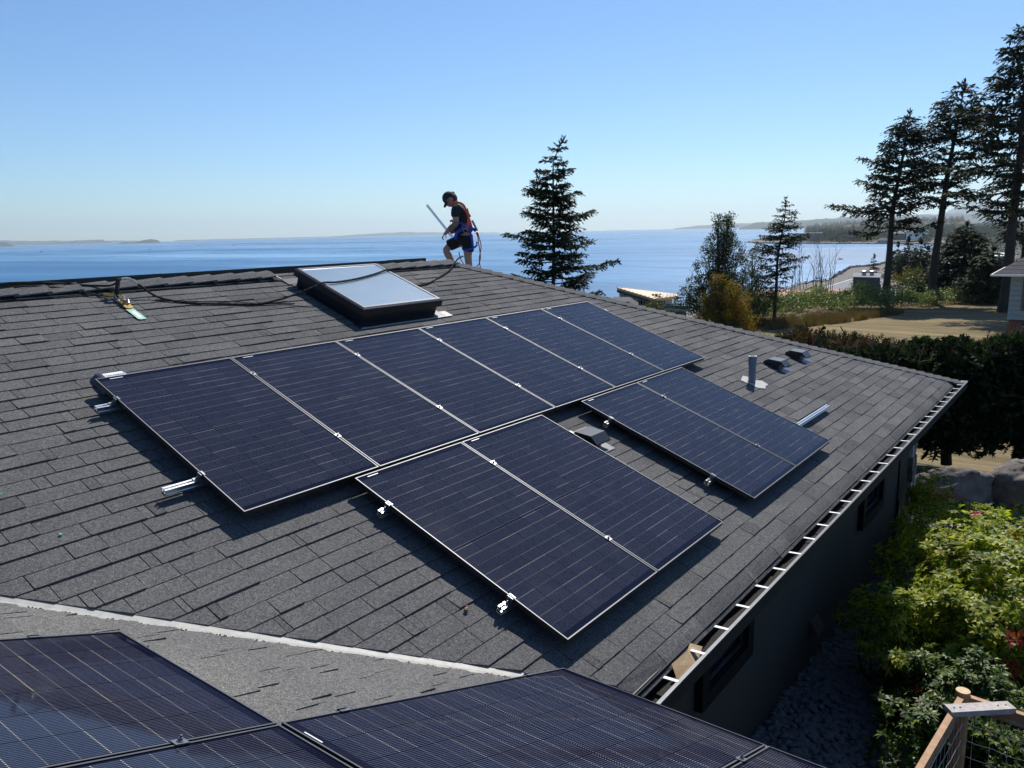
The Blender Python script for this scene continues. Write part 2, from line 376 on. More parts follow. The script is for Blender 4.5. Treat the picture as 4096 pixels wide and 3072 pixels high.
def ground(b, r):
    z = None; rc = Rcoast(b); rf = Rfar(b)
    x, y = r*cos(rad(b)), r*sin(rad(b))
    wob = 1 + .035*nz(b*1.7, 3.1) + .012*nz(b*9, 1.7)
    if r < rc*wob:
        P = lobe(b, r); e = rc*wob - r
        cap = SEA + (.2 + 2.6*smooth(0, 90, e)) + max(0, e-70)*.22
        z = min(P, cap)
        if r > 12: z += min(1, (r-12)/60)*.25*nz(x*.08, y*.08)
    elif b < 21.5 and r > rf*wob and (b < 17.5 or r < 2350 - (b-17.5)*150):
        e = r - rf*wob
        z = SEA + min(7, .4 + e*.03) + smooth(1700, 3100, r)*(26+5*nz(b*.5, 7))*smooth(19.5, 14, b) + smooth(2500, 4200, r)*10*smooth(16, 11, b)
        z += nz(x*.004, y*.004)*2.5
    else: z = SEA - 4
    return z
def gz(p):   # ground height under a world point
    dx, dy = p[0]-CAM.x, p[1]-CAM.y
    return ground(math.degrees(math.atan2(dy, dx)), math.hypot(dx, dy))
g_ = MB()
rs_ = [0.5]
while rs_[-1] < 6500: rs_.append(rs_[-1]*(1.032 if rs_[-1] > 25 else 1.07) + .02)
bs_ = [-50 + i*.45 for i in range(int(170/.45))]
vs_ = [pol(rad(b), r, ground(b, r)) for r in rs_ for b in bs_]
nb = len(bs_)
g_.v = [tuple(v) for v in vs_]
for i in range(len(rs_)-1):
    for j in range(nb-1):
        q = (i*nb+j, (i+1)*nb+j, (i+1)*nb+j+1, i*nb+j+1)
        if all(g_.v[k][2] < SEA-3.5 for k in q): continue
        g_.f.append(q)
g_.m = [0]*len(g_.f)
struct(g_.build('ground', M['lawn'], smooth=True))
s_ = MB(); n_ = 96; s_.v = [(CAM.x+21000*cos(2*pi*i/n_), CAM.y+21000*sin(2*pi*i/n_), SEA) for i in range(n_)]; s_.f = [tuple(range(n_))]; s_.m = [0]
struct(s_.build('sea', M['sea']))
def ridge(name, x0, x1, D, prof, depth=.12, seed=0, label=None):
    """a long low island or hill: rows across its depth, real height (prof gives image rows above the horizon at image columns)"""
    m = MB(); n = 70; rows = 7
    for r in range(rows):
        t = r/(rows-1)
        for i in range(n+1):
            x = x0 + (x1-x0)*i/n; b = bearing(x); dd = D*(1+depth*t)
            h = interp(prof, x)/FPX*D
            h *= (sin(pi*t)**.6)*(1+.22*nz(x*.02, seed+t*2))*(1+.10*nz(x*.09, seed+9)); zz = SEA + (h if h > 0 else 0) - (3 if t in (0, 1) else 0) - (0 if 0 < i < n else 6)
            m.v.append(tuple(pol(b, dd, zz)))
    for r in range(rows-1):
        for i in range(n):
            a = r*(n+1)+i; m.f.append((a, a+1, a+n+2, a+n+1))
    m.m = [0]*len(m.f)
    o = m.build(name, M['hills'], smooth=True); o['kind'] = 'structure'; return o
# heights are rows of the 4096 photograph above the waterline of that distance
ridge('island', -260, 62, 11500, [(-260, 4), (-80, 18), (30, 14), (62, 0)], .1, 1)
ridge('island', 130, 450, 16500, [(130, 2), (300, 12), (410, 13), (450, 0)], .1, 2)
ridge('island', 468, 642, 10500, [(468, 0), (490, 5), (545, 6), (580, 12), (612, 14), (635, 9), (642, 0)], .06, 3)
ridge('hills', -300, 560, 19500, [(-300, 15), (0, 16), (200, 12), (560, 5)], .1, 4)
ridge('hills', 700, 1500, 19500, [(700, 3), (1100, 3), (1500, 3)], .1, 5)
ridge('hills', 1300, 2000, 19800, [(1300, 2), (1450, 9), (1600, 14), (1750, 9), (2000, 2)], .1, 6)
ridge('headland', 2690, 3600, 15000, [(2690, 3), (2800, 13), (2900, 17), (3600, 18)], .1, 7)
ridge('headland', 2955, 3700, 7800, [(2955, 8), (3030, 24), (3060, 28), (3200, 30), (3300, 32), (3500, 30), (3700, 28)], .15, 8)
ridge('headland', 3190, 4300, 10500, [(3190, 8), (3300, 32), (3500, 36), (4300, 36)], .15, 9)
ridge('mountain', 3640, 4050, 18000, [(3640, 4), (3700, 34), (3750, 30), (3830, 58), (3900, 78), (3960, 66), (4050, 30)], .2, 10)

# ================================================================== HOUSE ROOF
P0 = 0.3566; HR = .118
cp, sp_ = cos(P0), sin(P0); tp = tan(P0)
YE = -3.688; ZE = -.1106+(YE-.0412)*tp
RIDGE_Y, RIDGE_Z = 1.728, .518
house = empty('house', (0, 0, -3.6), 'dark grey shingled hip roof house with a black stucco side wall, carrying the solar panels', 'house')
eX, eY, eZ = Vector((1, 0, 0)), Vector((0, 1, 0)), Vector((0, 0, 1))
class Plane:
    def __init__(s, O, eu, ev): s.O = Vector(O); s.eu = Vector(eu); s.ev = Vector(ev); s.en = s.ev.cross(s.eu) * -1; s.en = s.en if s.en.z > 0 else -s.en
    def at(s, u, v, h=0): return s.O + s.eu*u + s.ev*v + s.en*h
    def ax(s): return (s.eu, s.ev, s.en)
FR = Plane((0, sp_*HR, -cp*HR), (1, 0, 0), (0, -cp, -sp_))            # front slope: u along the ridge, v down the slope
E0 = Vector((0, 0, -1.149)); E_off = .401
ER = Plane(E0 - Vector((cp, 0, -sp_))*E_off, (0, -1, 0), (cp, 0, -sp_))   # slope of the near wing: u away from the ridge corner, v down
U0, U1 = -4.47, 11.02
def clip(poly, a, b, c):   # keep a*u+b*v<=c
    out = []
    for i, p in enumerate(poly):
        q = poly[(i+1) % len(poly)]; dp = a*p[0]+b*p[1]-c; dq = a*q[0]+b*q[1]-c
        if dp <= 0: out.append(p)
        if dp*dq < 0:
            t = dp/(dp-dq); out.append((p[0]+(q[0]-p[0])*t, p[1]+(q[1]-p[1])*t))
    return out
SIDE = Vector((0, 0, 0))
def drop(v, ve):            # the last course curls over into the gutter
    x = v-(ve-.17); return 0 if x <= 0 else -1.9*x*x
def shingles(pl, v0, v1, uspan, halves, eave, rnd, expo=.1275):
    """list of (area weight key, MB) one for each tab"""
    out = []; v = v1; row = 0
    while v > v0:
        va = max(v-expo, v0-.02); u = uspan[0] - rnd.uniform(0, .4)
        jog = rnd.uniform(-.004, .004)
        while u < uspan[1]:
            wd = rnd.choice((.165, .21, .27, .33, .33, .36, .42, .30)) * rnd.uniform(.85, 1.15)
            if rnd.random() < .16: wd = rnd.uniform(.035, .07)
            poly = [(u+.0027, va-.012), (u+wd-.0027, va-.012), (u+wd-.0027, v+rnd.uniform(-.002, .002)+jog), (u+.0027, v+rnd.uniform(-.002, .002)+jog)]
            if eave and row == 0:
                n = 5; a, b = poly[0], poly[1]
                vv = [va-.012+(v-va+.012)*(i/n) for i in range(n+1)]
                poly = [(u+wd-.0015, t) for t in vv] + [(u+.0015, t) for t in reversed(vv)]
            for h in halves: 
                poly = clip(poly, *h) if len(poly) > 2 else []
            if len(poly) > 2:
                th = rnd.choice((.005, .007, .009, .012)); wob = rnd.uniform(0, .0025)
                m = MB(); n = len(poly); top = []; bot = []
                for (uu, vvv) in poly:
                    k = (vvv-va)/(v-va) if v > va else 1
                    h_ = .0015 + th*max(0, min(1, k)) + wob*((uu-u)/wd)
                    dz = drop(vvv, v1) if eave else 0
                    top.append(pl.at(uu, vvv, h_+dz)); bot.append(pl.at(uu, vvv, -.006+dz))
                if n == 12 and eave and row == 0:
                    tf = [(i, i+1, 10-i, 11-i) for i in range(5)]
                else: tf = [tuple(range(n))]
                m.add(top+bot, tf + [((i+1) % n, i, n+i, n+(i+1) % n) for i in range(n)])
                if (top[1]-top[0]).cross(top[2]-top[0]).dot(pl.en) < 0: m.f = [tuple(reversed(f)) for f in m.f]
                c = sum(top, Vector())/n
                out.append((c, m))
            u += wd
        v -= expo; row += 1
    return out
def uvw(p):
    d = p-CAM; z = d.dot(fw)
    if z < .2: return None
    return 2048+FPX*d.dot(rt)/z, 1536-FPX*d.dot(upv)/z
def place_shingles(tabs, quota, mat, name):
    sc_ = []
    for i, (c, m) in enumerate(tabs):
        q = uvw(c); vis = q is not None and -20 < q[0] < 4110 and -20 < q[1] < 3080
        a = (Vector(m.v[0])-Vector(m.v[1])).length
        sc_.append((a*30/(c-CAM).length**2 if vis and not covered(c) else 0, i))
    sc_.sort(reverse=True); pick = {i for s, i in sc_[:quota] if s > 0}
    rest = MB()
    for i, (c, m) in enumerate(tabs):
        if i in pick: m.build('shingle', mat, house)
        else: rest.add(m.v, m.f)
    rest.build(name, mat, house, kind='stuff')
PW, PL_, GAP = 1.038, 1.757, .012
panels_uv = [(i*1.05, 0) for i in range(6)] + [(.80, 1.787), (1.85, 1.787), (3.518, 1.787), (4.568, 1.787)]
panels_e = [(3.436-1.05, -2.55), (3.436-1.05+1.05, -.771), (3.436, -2.55), (3.436+1.05, -.771)]
panels_e = [(2.398, -2.547), (3.448, -2.547), (3.436, -.771), (4.486, -.771)]
def covered(c):
    d = c-FR.O; u = d.dot(FR.eu); v = d.dot(FR.ev); h = d.dot(FR.en)
    if abs(h) < .05:
        for a, b in panels_uv:
            if a < u-.05 < a+PW-.1 and b < v-.05 < b+PL_-.15: return True
    d = c-ER.O; u = d.dot(ER.eu); v = d.dot(ER.ev); h = d.dot(ER.en)
    if abs(h) < .05:
        for a, b in panels_e:
            if a < u < a+PW+.2 and b-.1 < v < b+PL_+.3: return True
    return False
rr_ = random.Random(11)
# X+y<=7.33 and X+y>=-2.745 on the front slope;  y = .0412 - v*cp
front = shingles(FR, -1.80, 3.985, (-4.4, 11.0), [(1, -cp, 7.33-.0412-.03), (-1, cp, 2.745+.0412-.045), (0, 1, 3.99)], True, rr_)
place_shingles(front, 240, M['shingle'], 'shingle_field')
# near wing slope: valley keeps y<=-2.745-X ; X=cp*(v-E_off) ; y=-u
east = shingles(ER, -4.15, 1.30, (-1.7, 7.5), [(-1, cp, -2.745+cp*E_off-.075)], False, rr_)
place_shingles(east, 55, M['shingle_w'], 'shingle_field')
# decks under the shingles and the slopes that face away
dk = MB()
def deck(pts, th=.11): 
    n = (Vector(pts[1])-Vector(pts[0])).cross(Vector(pts[2])-Vector(pts[0])).normalized()
    if n.z < 0: pts = list(reversed(pts)); n = -n
    dk.prism([Vector(p)-n*.010 for p in pts], -n*th)
YB = 2*RIDGE_Y - YE; XE = 7.33-YE; XR = 7.33-RIDGE_Y
ctr = Vector((-4.473, RIDGE_Y, RIDGE_Z))
zv = -.1106+((-3.56)-.0412)*tp
deck([(-4.473, RIDGE_Y, RIDGE_Z), (-2.745+3.56, -3.56, zv), (XE-.13, -3.56, zv), (XR, RIDGE_Y, RIDGE_Z)])
XE2 = E0.x + cp*(1.27-E_off); zE2 = -1.149-tp*XE2
deck([(-4.473, RIDGE_Y, RIDGE_Z), (-4.473, -9, RIDGE_Z), (XE2, -9, zE2), (XE2, -2.745-XE2, zE2)])
dk.build('roof_deck', M['felt'], house)
bk = MB()
def slab(pts, th=.1):
    n = (Vector(pts[1])-Vector(pts[0])).cross(Vector(pts[2])-Vector(pts[0])).normalized()
    if n.z < 0: pts = list(reversed(pts)); n = -n
    bk.prism(pts, -n*th)
slab([(XR, RIDGE_Y+.004, RIDGE_Z), (XE, YE, ZE), (XE, YB, ZE)])
slab([(XR, RIDGE_Y+.004, RIDGE_Z), (XE, YB, ZE), (-9, YB, ZE), (-9, RIDGE_Y+.004, RIDGE_Z)])
slab([(-4.48, RIDGE_Y, RIDGE_Z), (-9, RIDGE_Y, RIDGE_Z-1.6), (-9, -9, RIDGE_Z-1.6), (-4.48, -9, RIDGE_Z)])
bk.build('roof_slope', M['shingle'], house, label='plain shingled slope on the far side of the ridge')
# hip caps, each a folded shingle
dh = (Vector((XE, YE, ZE))-Vector((XR, RIDGE_Y, RIDGE_Z))); Lh = dh.length; dh.normalize()
fs_ = Vector((-1, -1, 0)).normalized(); fn = dh.cross(Vector((1, -1, 0)).normalized())
side_f = (FR.ev*0 + (-FR.eu)).normalized()
down_f = (FR.en.cross(dh)).normalized()
if down_f.dot(FR.ev) < 0: down_f = -down_f       # in the front slope, square to the hip
HP = Plane((XR, RIDGE_Y, RIDGE_Z), (0, 1, 0), (cp, 0, -sp_))
down_h = HP.en.cross(dh).normalized()
if down_h.x < 0: down_h = -down_h
k = 0; s = Lh-.02
up3 = (FR.en+HP.en).normalized()
while s > .1:
    a = max(.0, s-.155); m = MB(); w1 = .135+R.uniform(-.004, .004); t0, t1 = .012, .030+R.uniform(0, .004)
    base = Vector((XR, RIDGE_Y, RIDGE_Z)); ws = w1*1.0
    pts = []
    for (ss, t) in ((a-.02, t0), (s, t1)):
        c = base + dh*ss
        pts.append([c + down_f*ws + FR.en*(t*.7), c + down_f*ws*.5 + FR.en*t, c + up3*(t+.004), c + down_h*ws*.5 + HP.en*t, c + down_h*ws + HP.en*(t*.7)])
    vs = [p for row in pts for p in row] + [p - up3*.012 for row in pts for p in row]
    fs = [(i, i+1, i+6, i+5) for i in range(4)] + [(5+i, 6+i, 16+i, 15+i) for i in range(4)] + [(0, 5, 15, 10), (4, 14, 19, 9)]
    m.add(vs, fs); m.build('hip_cap', M['cap'], house); s -= .15 + R.uniform(-.004, .004)
# ridge: raised vent strip with cap shingles seen side-on
SKY0, SKY1 = 2.66, 4.02
us = -4.3
vs1 = MB()
def rp(u, y, z): return Vector((u, RIDGE_Y+y, RIDGE_Z+z))
segs = [(-4.4, SKY0+.02), (SKY1-.02, XR-.02)]
for a, b in segs:
    v_ = MB(); x = a
    while x < b-.05:
        e = min(b, x+1.18); j = R.uniform(-.004, .004)
        m = MB()
        m.prism([rp(x, -.165, -.070+j), rp(x, -.165, -.040+j), rp(x, -.06, .020+j), rp(x, .0, .028+j), rp(x, 0, -.02)], (e-x-.006, 0, 0))
        m.build('ridge_vent', M['felt'], house); x = e
    x = a+.02
    while x < b-.1:
        e = min(b, x+.255); wv = R.uniform(-.006, .006)
        m = MB(); f0 = [rp(x-.06, -.148, -.012), rp(x-.06, -.07, .026), rp(x-.06, 0, .038), rp(x-.06, .075, .03)]
        f1 = [rp(e-.02, -.152+wv, .004), rp(e-.02, -.07, .046), rp(e-.02, 0, .057), rp(e-.02, .075, .045)]
        m.add(f0+f1+[p-eZ*.012 for p in f0+f1], [(i, i+1, i+5, i+4) for i in range(3)] + [(4+i, 5+i, 13+i, 12+i) for i in range(3)] + [(0, 4, 12, 8), (8, 9, 1, 0), (9, 10, 2, 1), (3, 11, 15, 7)])
        m.build('ridge_cap', M['cap'], house); x = e
    # thin black rail behind the caps
m = MB(); x = -4.4
while x < XR-.35:
    e = min(x+1.5, XR-.3); m.box(rp((x+e)/2, .20, .035+R.uniform(-.003, .003)), (e-x)/2-.006, .012, .045); x = e
m.build('ridge_flashing', M['black'], house)
# valley flashing: bare metal strip on both slopes
vl = MB()
def vpt(X): return Vector((X, -2.745-X, -1.149-tp*X))
dv = (vpt(0)-vpt(-1)).normalized(); vf = dv.cross(FR.en).normalized(); vf = vf if vf.y > 0 else -vf
ve = dv.cross(ER.en).normalized(); ve = ve if ve.y < 0 else -ve
xs = [-4.4, -3.2, -2.0, -.78, .4, .80]
for i in range(len(xs)-1):
    m = MB(); a, b = vpt(xs[i]-(.04 if i else 0)), vpt(xs[i+1]); h = .004+.002*(i % 2)
    m.add([a+vf*.12-FR.en*.004, a+FR.en*(h-.002), a+ve*.11-ER.en*.004, b+vf*.12-FR.en*.004, b+FR.en*(h-.002), b+ve*.11-ER.en*.004], [(0, 1, 4, 3), (1, 2, 5, 4)])
    m.build('valley_flashing', M['flash'], house)
    # grit gathered along the lower lip
    m = MB()
    for q in range(70):
        t = R.random(); c = a+(b-a)*t + ve*R.uniform(.040, .058)*1.0 + ER.en*.004
        m.box(c, R.uniform(.002, .006), R.uniform(.002, .005), .002, mi=0)
    m.build('grit', M['deadtwig'], house, kind='stuff')

# gutter along the front eave
gt = MB(); gy0, gy1 = YE+.035, YE-.115; gz0 = ZE-.005
xa, xb = .86, XE+.10
prof = [(gy0, -.01), (gy0, -.115), (gy0-.03, -.135), (gy1+.03, -.135), (gy1, -.10), (gy1, .0), (gy1+.012, .0), (gy1+.012, -.096), (gy1+.034, -.125), (gy0-.034, -.125), (gy0-.008, -.110), (gy0-.008, -.01)]
pv = [Vector((xa, y, gz0+z)) for y, z in prof]
n = len(prof); pv2 = [p+Vector((xb-xa, 0, 0)) for p in pv]
gt.add(pv+pv2, [(i, n+i, n+(i+1) % n, (i+1) % n) for i in range(n)])
gt.quad(pv2[0], pv2[1], pv2[4], pv2[5])
gut = gt.build('gutter', M['gutter'], house)
m = MB(); m.box(((xa+xb)/2, gy1+.004, gz0+.004), (xb-xa)/2, .011, .005); m.build('gutter_lip', M['gutterlip'], gut)
m = MB(); m.box((xb-.08, (gy0+gy1)/2, gz0-.002), .08, .055, .003); m.build('gutter_end', M['gutterlip'], gut)
m = MB(); q = 40
for i in range(q):
    x0 = xa + (xb-xa)*i/q; x1 = xa + (xb-xa)*(i+1)/q; h0, h1 = R.uniform(.01, .035), R.uniform(.01, .035)
    m.add([(x0, gy1+.02, gz0-.118+h0), (x1, gy1+.02, gz0-.118+h1), (x1, gy0-.03, gz0-.11+h1), (x0, gy0-.03, gz0-.11+h0)], [(0, 1, 2, 3)])
m.build('debris', M['guttersoil'], gut, kind='stuff')
m = MB(); m.box((0, 0, 0), .012, .044, .0022); m.box((0, -.012, .0025), .004, .004, .001)
me = m.mesh('gutter_strap', M['white'])
for i in range(30):
    x = 1.16+.3435*i
    o = link('gutter_strap', me, gut); o.location = (x, gy1+.05, gz0+.0065); o.rotation_euler = (rad(-3), 0, R.uniform(-.02, .02))
# cardboard scraps stuck in the gutter
m = MB(); c = Vector((1.42, (gy0+gy1)/2, gz0-.02))
m.add([c+Vector(p) for p in ((-.16, -.02, -.05), (.02, -.045, -.02), (.06, .03, .03), (-.10, .05, .015), (.16, -.02, .025), (.13, .045, .04))], [(0, 1, 2, 3), (1, 4, 5, 2)])
m.add([p-Vector((0, 0, .004)) for p in [Vector(v) for v in m.v]], [(3, 2, 1, 0), (2, 5, 4, 1)])
tag(m.build('cardboard_scrap', M['paper']), 'crumpled brown cardboard scrap stuck in the black gutter near the valley', 'cardboard')

# walls
WY = -3.27; WX = 10.30; GB = -3.9
wl = MB(); FX = .42
def wallbox(x0, x1, z0, z1): wl.box(((x0+x1)/2, WY+.1, (z0+z1)/2), (x1-x0)/2, .1, (z1-z0)/2)
zt = ZE-.02
W1 = (2.58, 3.57, -2.62, -2.10); W2 = (7.18, 8.22, -2.70, -2.05)
wallbox(FX, W1[0], GB, zt); wallbox(W1[0], W1[1], GB, W1[2]); wallbox(W1[0], W1[1], W1[3], zt); wallbox(W1[1], W2[0], GB, zt)
wallbox(W2[0], W2[1], GB, W2[2]); wallbox(W2[0], W2[1], W2[3], zt); wallbox(W2[1], WX-.32, GB, zt)
wl.build('side_wall', M['wall'], house)
m = MB(); m.box((WX-.1, (WY+6.6)/2+.1, (zt+GB)/2), .1, (6.6-WY)/2-.1, (zt-GB)/2); m.box((FX-.1, -6.2, (zE2-.2+GB)/2), .1, 2.9, (zE2-.2-GB)/2); m.build('end_wall', M['wall'], house)
m = MB(); m.box(((FX+XE)/2, (YE+WY)/2+.02, ZE-.14), (XE-FX)/2, (WY-YE)/2-.03, .01); m.box(((xa+XE)/2, YE+.055, ZE-.075), (XE-xa)/2, .012, .06); m.build('soffit', M['black'], house)
def window(b):
    x0, x1, z0, z1 = b; m = MB(); t = .10
    for (a0, a1, c0, c1) in ((x0-.02, x0+t, z0-.02, z1+.02), (x1-t, x1+.02, z0-.02, z1+.02), (x0+t, x1-t, z0-.02, z0+t), (x0+t, x1-t, z1-t+.03, z1+.02)):
        m.box(((a0+a1)/2, WY-.02, (c0+c1)/2), (a1-a0)/2, .045, (c1-c0)/2)
    f = m.build('window', M['winframe'], house)
    m = MB()
    for (a0, a1, c0, c1) in ((x0+t+.012, x0+t+.022, z0+t+.012, z1-t), (x1-t-.022, x1-t-.012, z0+t+.012, z1-t), (x0+t+.022, x1-t-.022, z0+t+.012, z0+t+.024)):
        m.box(((a0+a1)/2, WY-.006, (c0+c1)/2), (a1-a0)/2, .012, (c1-c0)/2)
    m.build('glazing_bead', M['charcoal'], f)
    m = MB(); m.box(((x0+x1)/2, WY+.03, (z0+z1)/2), (x1-x0)/2-.06, .006, (z1-z0)/2-.06); m.build('pane', M['glassdark'], f)
window(W1); window(W2)
# stacked stone corner
rs2 = random.Random(5); z = GB
while z < zt-.03:
    h = rs2.uniform(.10, .24); h = min(h, zt-z); x = WX-.32
    cuts = [x, x+rs2.uniform(.12, .22), WX] if rs2.random() < .7 else [x, WX]
    for a, b in zip(cuts, cuts[1:]):
        m = MB(); m.box(((a+b)/2, WY+.06-rs2.uniform(0, .02), z+h/2), (b-a)/2-.006, .11, h/2-.006, jit=.012); m.build('stone', M['slate'] if rs2.random() < .25 else M['rock'], house)
    z += h
m = MB(); c = Vector((5.5, WY, -3.22)); m.prism([c+Vector((-.13, -.002, -.07)), c+Vector((.13, -.002, -.07)), c+Vector((.13, -.002, .09)), c+Vector((-.13, -.002, .09))], (0, -.012, 0))
m.add([c+Vector(p) for p in ((-.12, -.014, .08), (.12, -.014, .08), (.12, -.10, -.06), (-.12, -.10, -.06), (-.12, -.014, -.06), (.12, -.014, -.06))], [(0, 3, 2, 1), (0, 4, 3), (1, 2, 5)])
m.build('wall_vent', M['charcoal'], house)
m = MB(); m.box((9.37, WY-.02, -3.1), .025, .02, .10); m.build('wall_socket', M['black'], house)
m = MB(); m.tube([(9.25+.08, WY-.012, -1.7), (9.33, WY-.012, -3.7)], .012, 6); m.build('conduit', M['black'], house)

# skylight
SU0, SU1, SV0, SV1 = 2.775, 3.925, -1.53, -.42
def fbox(mb, u0, u1, v0, v1, h0, h1, mi=0, pl=FR): mb.box(pl.at((u0+u1)/2, (v0+v1)/2, (h0+h1)/2), (u1-u0)/2, (v1-v0)/2, (h1-h0)/2, pl.ax(), mi)
m = MB(); fbox(m, SU0+.035, SU1-.035, SV0+.035, SV1-.035, -.01, .125)
skl = m.build('skylight', M['black'], house, label='square glass skylight on a black curb, reflecting the sky')
m = MB()
for t, a0, a1, h0, h1 in ((0, 0, .03, .105, .175),):
    fbox(m, SU0, SU1, SV0, SV0+.02, h0, h1); fbox(m, SU0, SU1, SV1-.02, SV1, h0, h1); fbox(m, SU0, SU0+.02, SV0+.02, SV1-.02, h0, h1); fbox(m, SU1-.02, SU1, SV0+.02, SV1-.02, h0, h1)
m.build('frame', M['black'], skl)
m = MB(); ii, oo = .075, .0
def ring(mb, a, b, ha, hb, mi=0):
    A = [FR.at(SU0+a, SV0+a, ha), FR.at(SU1-a, SV0+a, ha), FR.at(SU1-a, SV1-a, ha), FR.at(SU0+a, SV1-a, ha)]
    B = [FR.at(SU0+b, SV0+b, hb), FR.at(SU1-b, SV0+b, hb), FR.at(SU1-b, SV1-b, hb), FR.at(SU0+b, SV1-b, hb)]
    for i in range(4): mb.quad(B[i], B[(i+1) % 4], A[(i+1) % 4], A[i], mi)
ring(m, .0, .022, .176, .190); ring(m, .022, .05, .190, .190)
m.build('cladding', M['charcoal'], skl)
m = MB(); ring(m, .05, .056, .190, .184); m.build('bead', M['steel'], skl)
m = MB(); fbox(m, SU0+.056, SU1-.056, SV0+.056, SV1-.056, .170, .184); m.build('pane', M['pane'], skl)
m = MB(); fbox(m, SU0-.03, SU0+.035, SV0-.06, SV1+.02, .010, .014); fbox(m, SU1-.035, SU1+.03, SV0-.06, SV1+.02, .010, .014); fbox(m, SU0-.06, SU1+.12, SV1-.04, SV1+.075, .0145, .0185); fbox(m, SU0-.06, SU1+.03, SV0-.12, SV0+.03, .0145, .0185)
m.build('flashing', M['black'], skl)  # side strips are black metal; black on the apron stands for skylight shadow
m = MB(); fbox(m, SU0-.06, SU1+.12, SV1+.075, SV1+.092, .012, .0195); fbox(m, SU1+.02, SU1+.12, SV1-.03, SV1+.0749, .0187, .0195); fbox(m, SU0-.075, SU0-.0601, SV0-.24, SV0-.10, .02, .03); m.build('flashing_lip', M['flash'], skl, kind='stuff')

# attic vents: low hoods on a flat base, mouth down the slope
def roof_vent(u, v, wd, ln, lab, mat=M['blackpl']):
    m = MB(); n = 8
    prof = [(-ln*.5, .012), (-ln*.5, .035), (-ln*.33, .088), (ln*.18, .125), (ln*.44, .085), (ln*.44, .068), (ln*.16, .09), (-ln*.2, .055)]
    A = [FR.at(u-wd/2*.86, v+a, h) for a, h in prof]; B = [FR.at(u+wd/2*.86, v+a, h) for a, h in prof]
    k = len(prof); m.add(A+B, [tuple(reversed(range(k))), tuple(range(k, 2*k))] + [(i, (i+1) % k, k+(i+1) % k, k+i) for i in range(k)])
    o = m.build('roof_vent', mat, house, label=lab)
    m = MB(); fbox(m, u-wd*.40, u+wd*.40, v-ln*.4, v+ln*.20, .008, .075); m.build('vent_throat', M['black'], o)
    m = MB(); fbox(m, u-wd*.56, u+wd*.56, v-ln*.55, v+ln*.62, .011, .0145); m.build('base_plate', M['charcoal'], o)
roof_vent(3.10, 2.19, .26, .30, 'black hooded roof vent in the gap between the two lower pairs of solar panels')
roof_vent(7.60, 2.24, .25, .30, 'left one of two black hooded roof vents near the hip')
roof_vent(8.44, 2.24, .25, .30, 'right one of two black hooded roof vents near the hip')
# plumbing vent pipe
bp = FR.at(6.56, 2.32, 0)
m = MB()
def cyl(mb, c, r0, r1, z0, z1, n=20, mi=0, top=True):
    vs = [(c.x+r*cos(2*pi*i/n), c.y+r*sin(2*pi*i/n), c.z+z) for r, z in ((r0, z0), (r1, z1)) for i in range(n)]
    mb.add(vs, [(i, (i+1) % n, n+(i+1) % n, n+i) for i in range(n)] + ([tuple(range(n, 2*n))] if top else []), mi)
cyl(m, bp, .042, .042, -.06, .225, top=False); cyl(m, bp, .046, .048, .21, .218, top=False); cyl(m, bp, .048, .048, .218, .325, top=False)
cyl(m, bp, .038, .038, .325, .20, top=False)
pipe = m.build('vent_pipe', M['pvc'], house, label='upright grey plastic vent pipe with a pale flashing at its foot')
m = MB(); nn = 20; m.add([(bp.x+r*cos(2*pi*i/nn), bp.y+r*sin(2*pi*i/nn), bp.z+.326) for r in (.037, .049) for i in range(nn)], [(i, nn+i, nn+(i+1) % nn, (i+1) % nn) for i in range(nn)]); m.build('rim', M['label'], pipe)
m = MB(); m.prism([FR.at(*p, .012) for p in ((6.43, 2.22), (6.62, 2.17), (6.70, 2.25), (6.66, 2.31), (6.77, 2.36), (6.74, 2.46), (6.62, 2.47), (6.55, 2.50), (6.45, 2.44))], FR.en*.003); m.build('flashing', M['flash'], pipe)
# rooftop junction box under the first panel corner
m = MB()
jb = [FR.at(*p) for p in ((.06, -.19, .012), (.30, -.19, .012), (.32, .06, .012), (.04, .06, .012))]; jt = [FR.at(*p) for p in ((.085, -.165, .062), (.275, -.165, .062), (.295, .035, .072), (.065, .035, .072))]
jt2 = [FR.at(*p) for p in ((.10, -.145, .07), (.26, -.145, .07), (.28, .02, .08), (.08, .02, .08))]
m.add(jb+jt+jt2, [(i, (i+1) % 4, 4+(i+1) % 4, 4+i) for i in range(4)] + [(4+i, 4+(i+1) % 4, 8+(i+1) % 4, 8+i) for i in range(4)] + [(8, 9, 10, 11)])
jbx = m.build('junction_box', M['charcoal']); tag(jbx, 'grey junction box with a white label at the upper left corner of the panels', 'junction box')
m = MB(); m.prism([FR.at(*p) for p in ((.112, -.13, .0725), (.25, -.13, .0725), (.262, -.01, .0808), (.10, -.01, .0808))], FR.en*.001); m.build('label', M['label'], jbx)
def text(s, size, mat, parent, O, ex, ey, name='lettering', bold=0):
    cu = bpy.data.curves.new('t', 'FONT'); cu.body = s; cu.size = size; cu.extrude = 0; cu.align_x = 'CENTER'; cu.offset = bold
    to = bpy.data.objects.new('t', cu); COL.objects.link(to)
    bpy.context.view_layer.update()
    me = bpy.data.meshes.new_from_object(to.evaluated_get(bpy.context.evaluated_depsgraph_get())); bpy.data.objects.remove(to)
    me.materials.clear(); me.materials.append(mat); ex = Vector(ex).normalized(); ey = Vector(ey).normalized(); ez = ex.cross(ey)
    for v in me.vertices: c = v.co.copy(); v.co = Vector(O)+ex*c.x+ey*c.y+ez*.0006
    return link(name, me, parent)
eyl = (FR.at(.18, -.13, .0735)-FR.at(.18, -.01, .0818)).normalized()
text('SOLADECK', .026, M['ink'], jbx, FR.at(.185, -.075, .0790), FR.eu, eyl, bold=.0006)
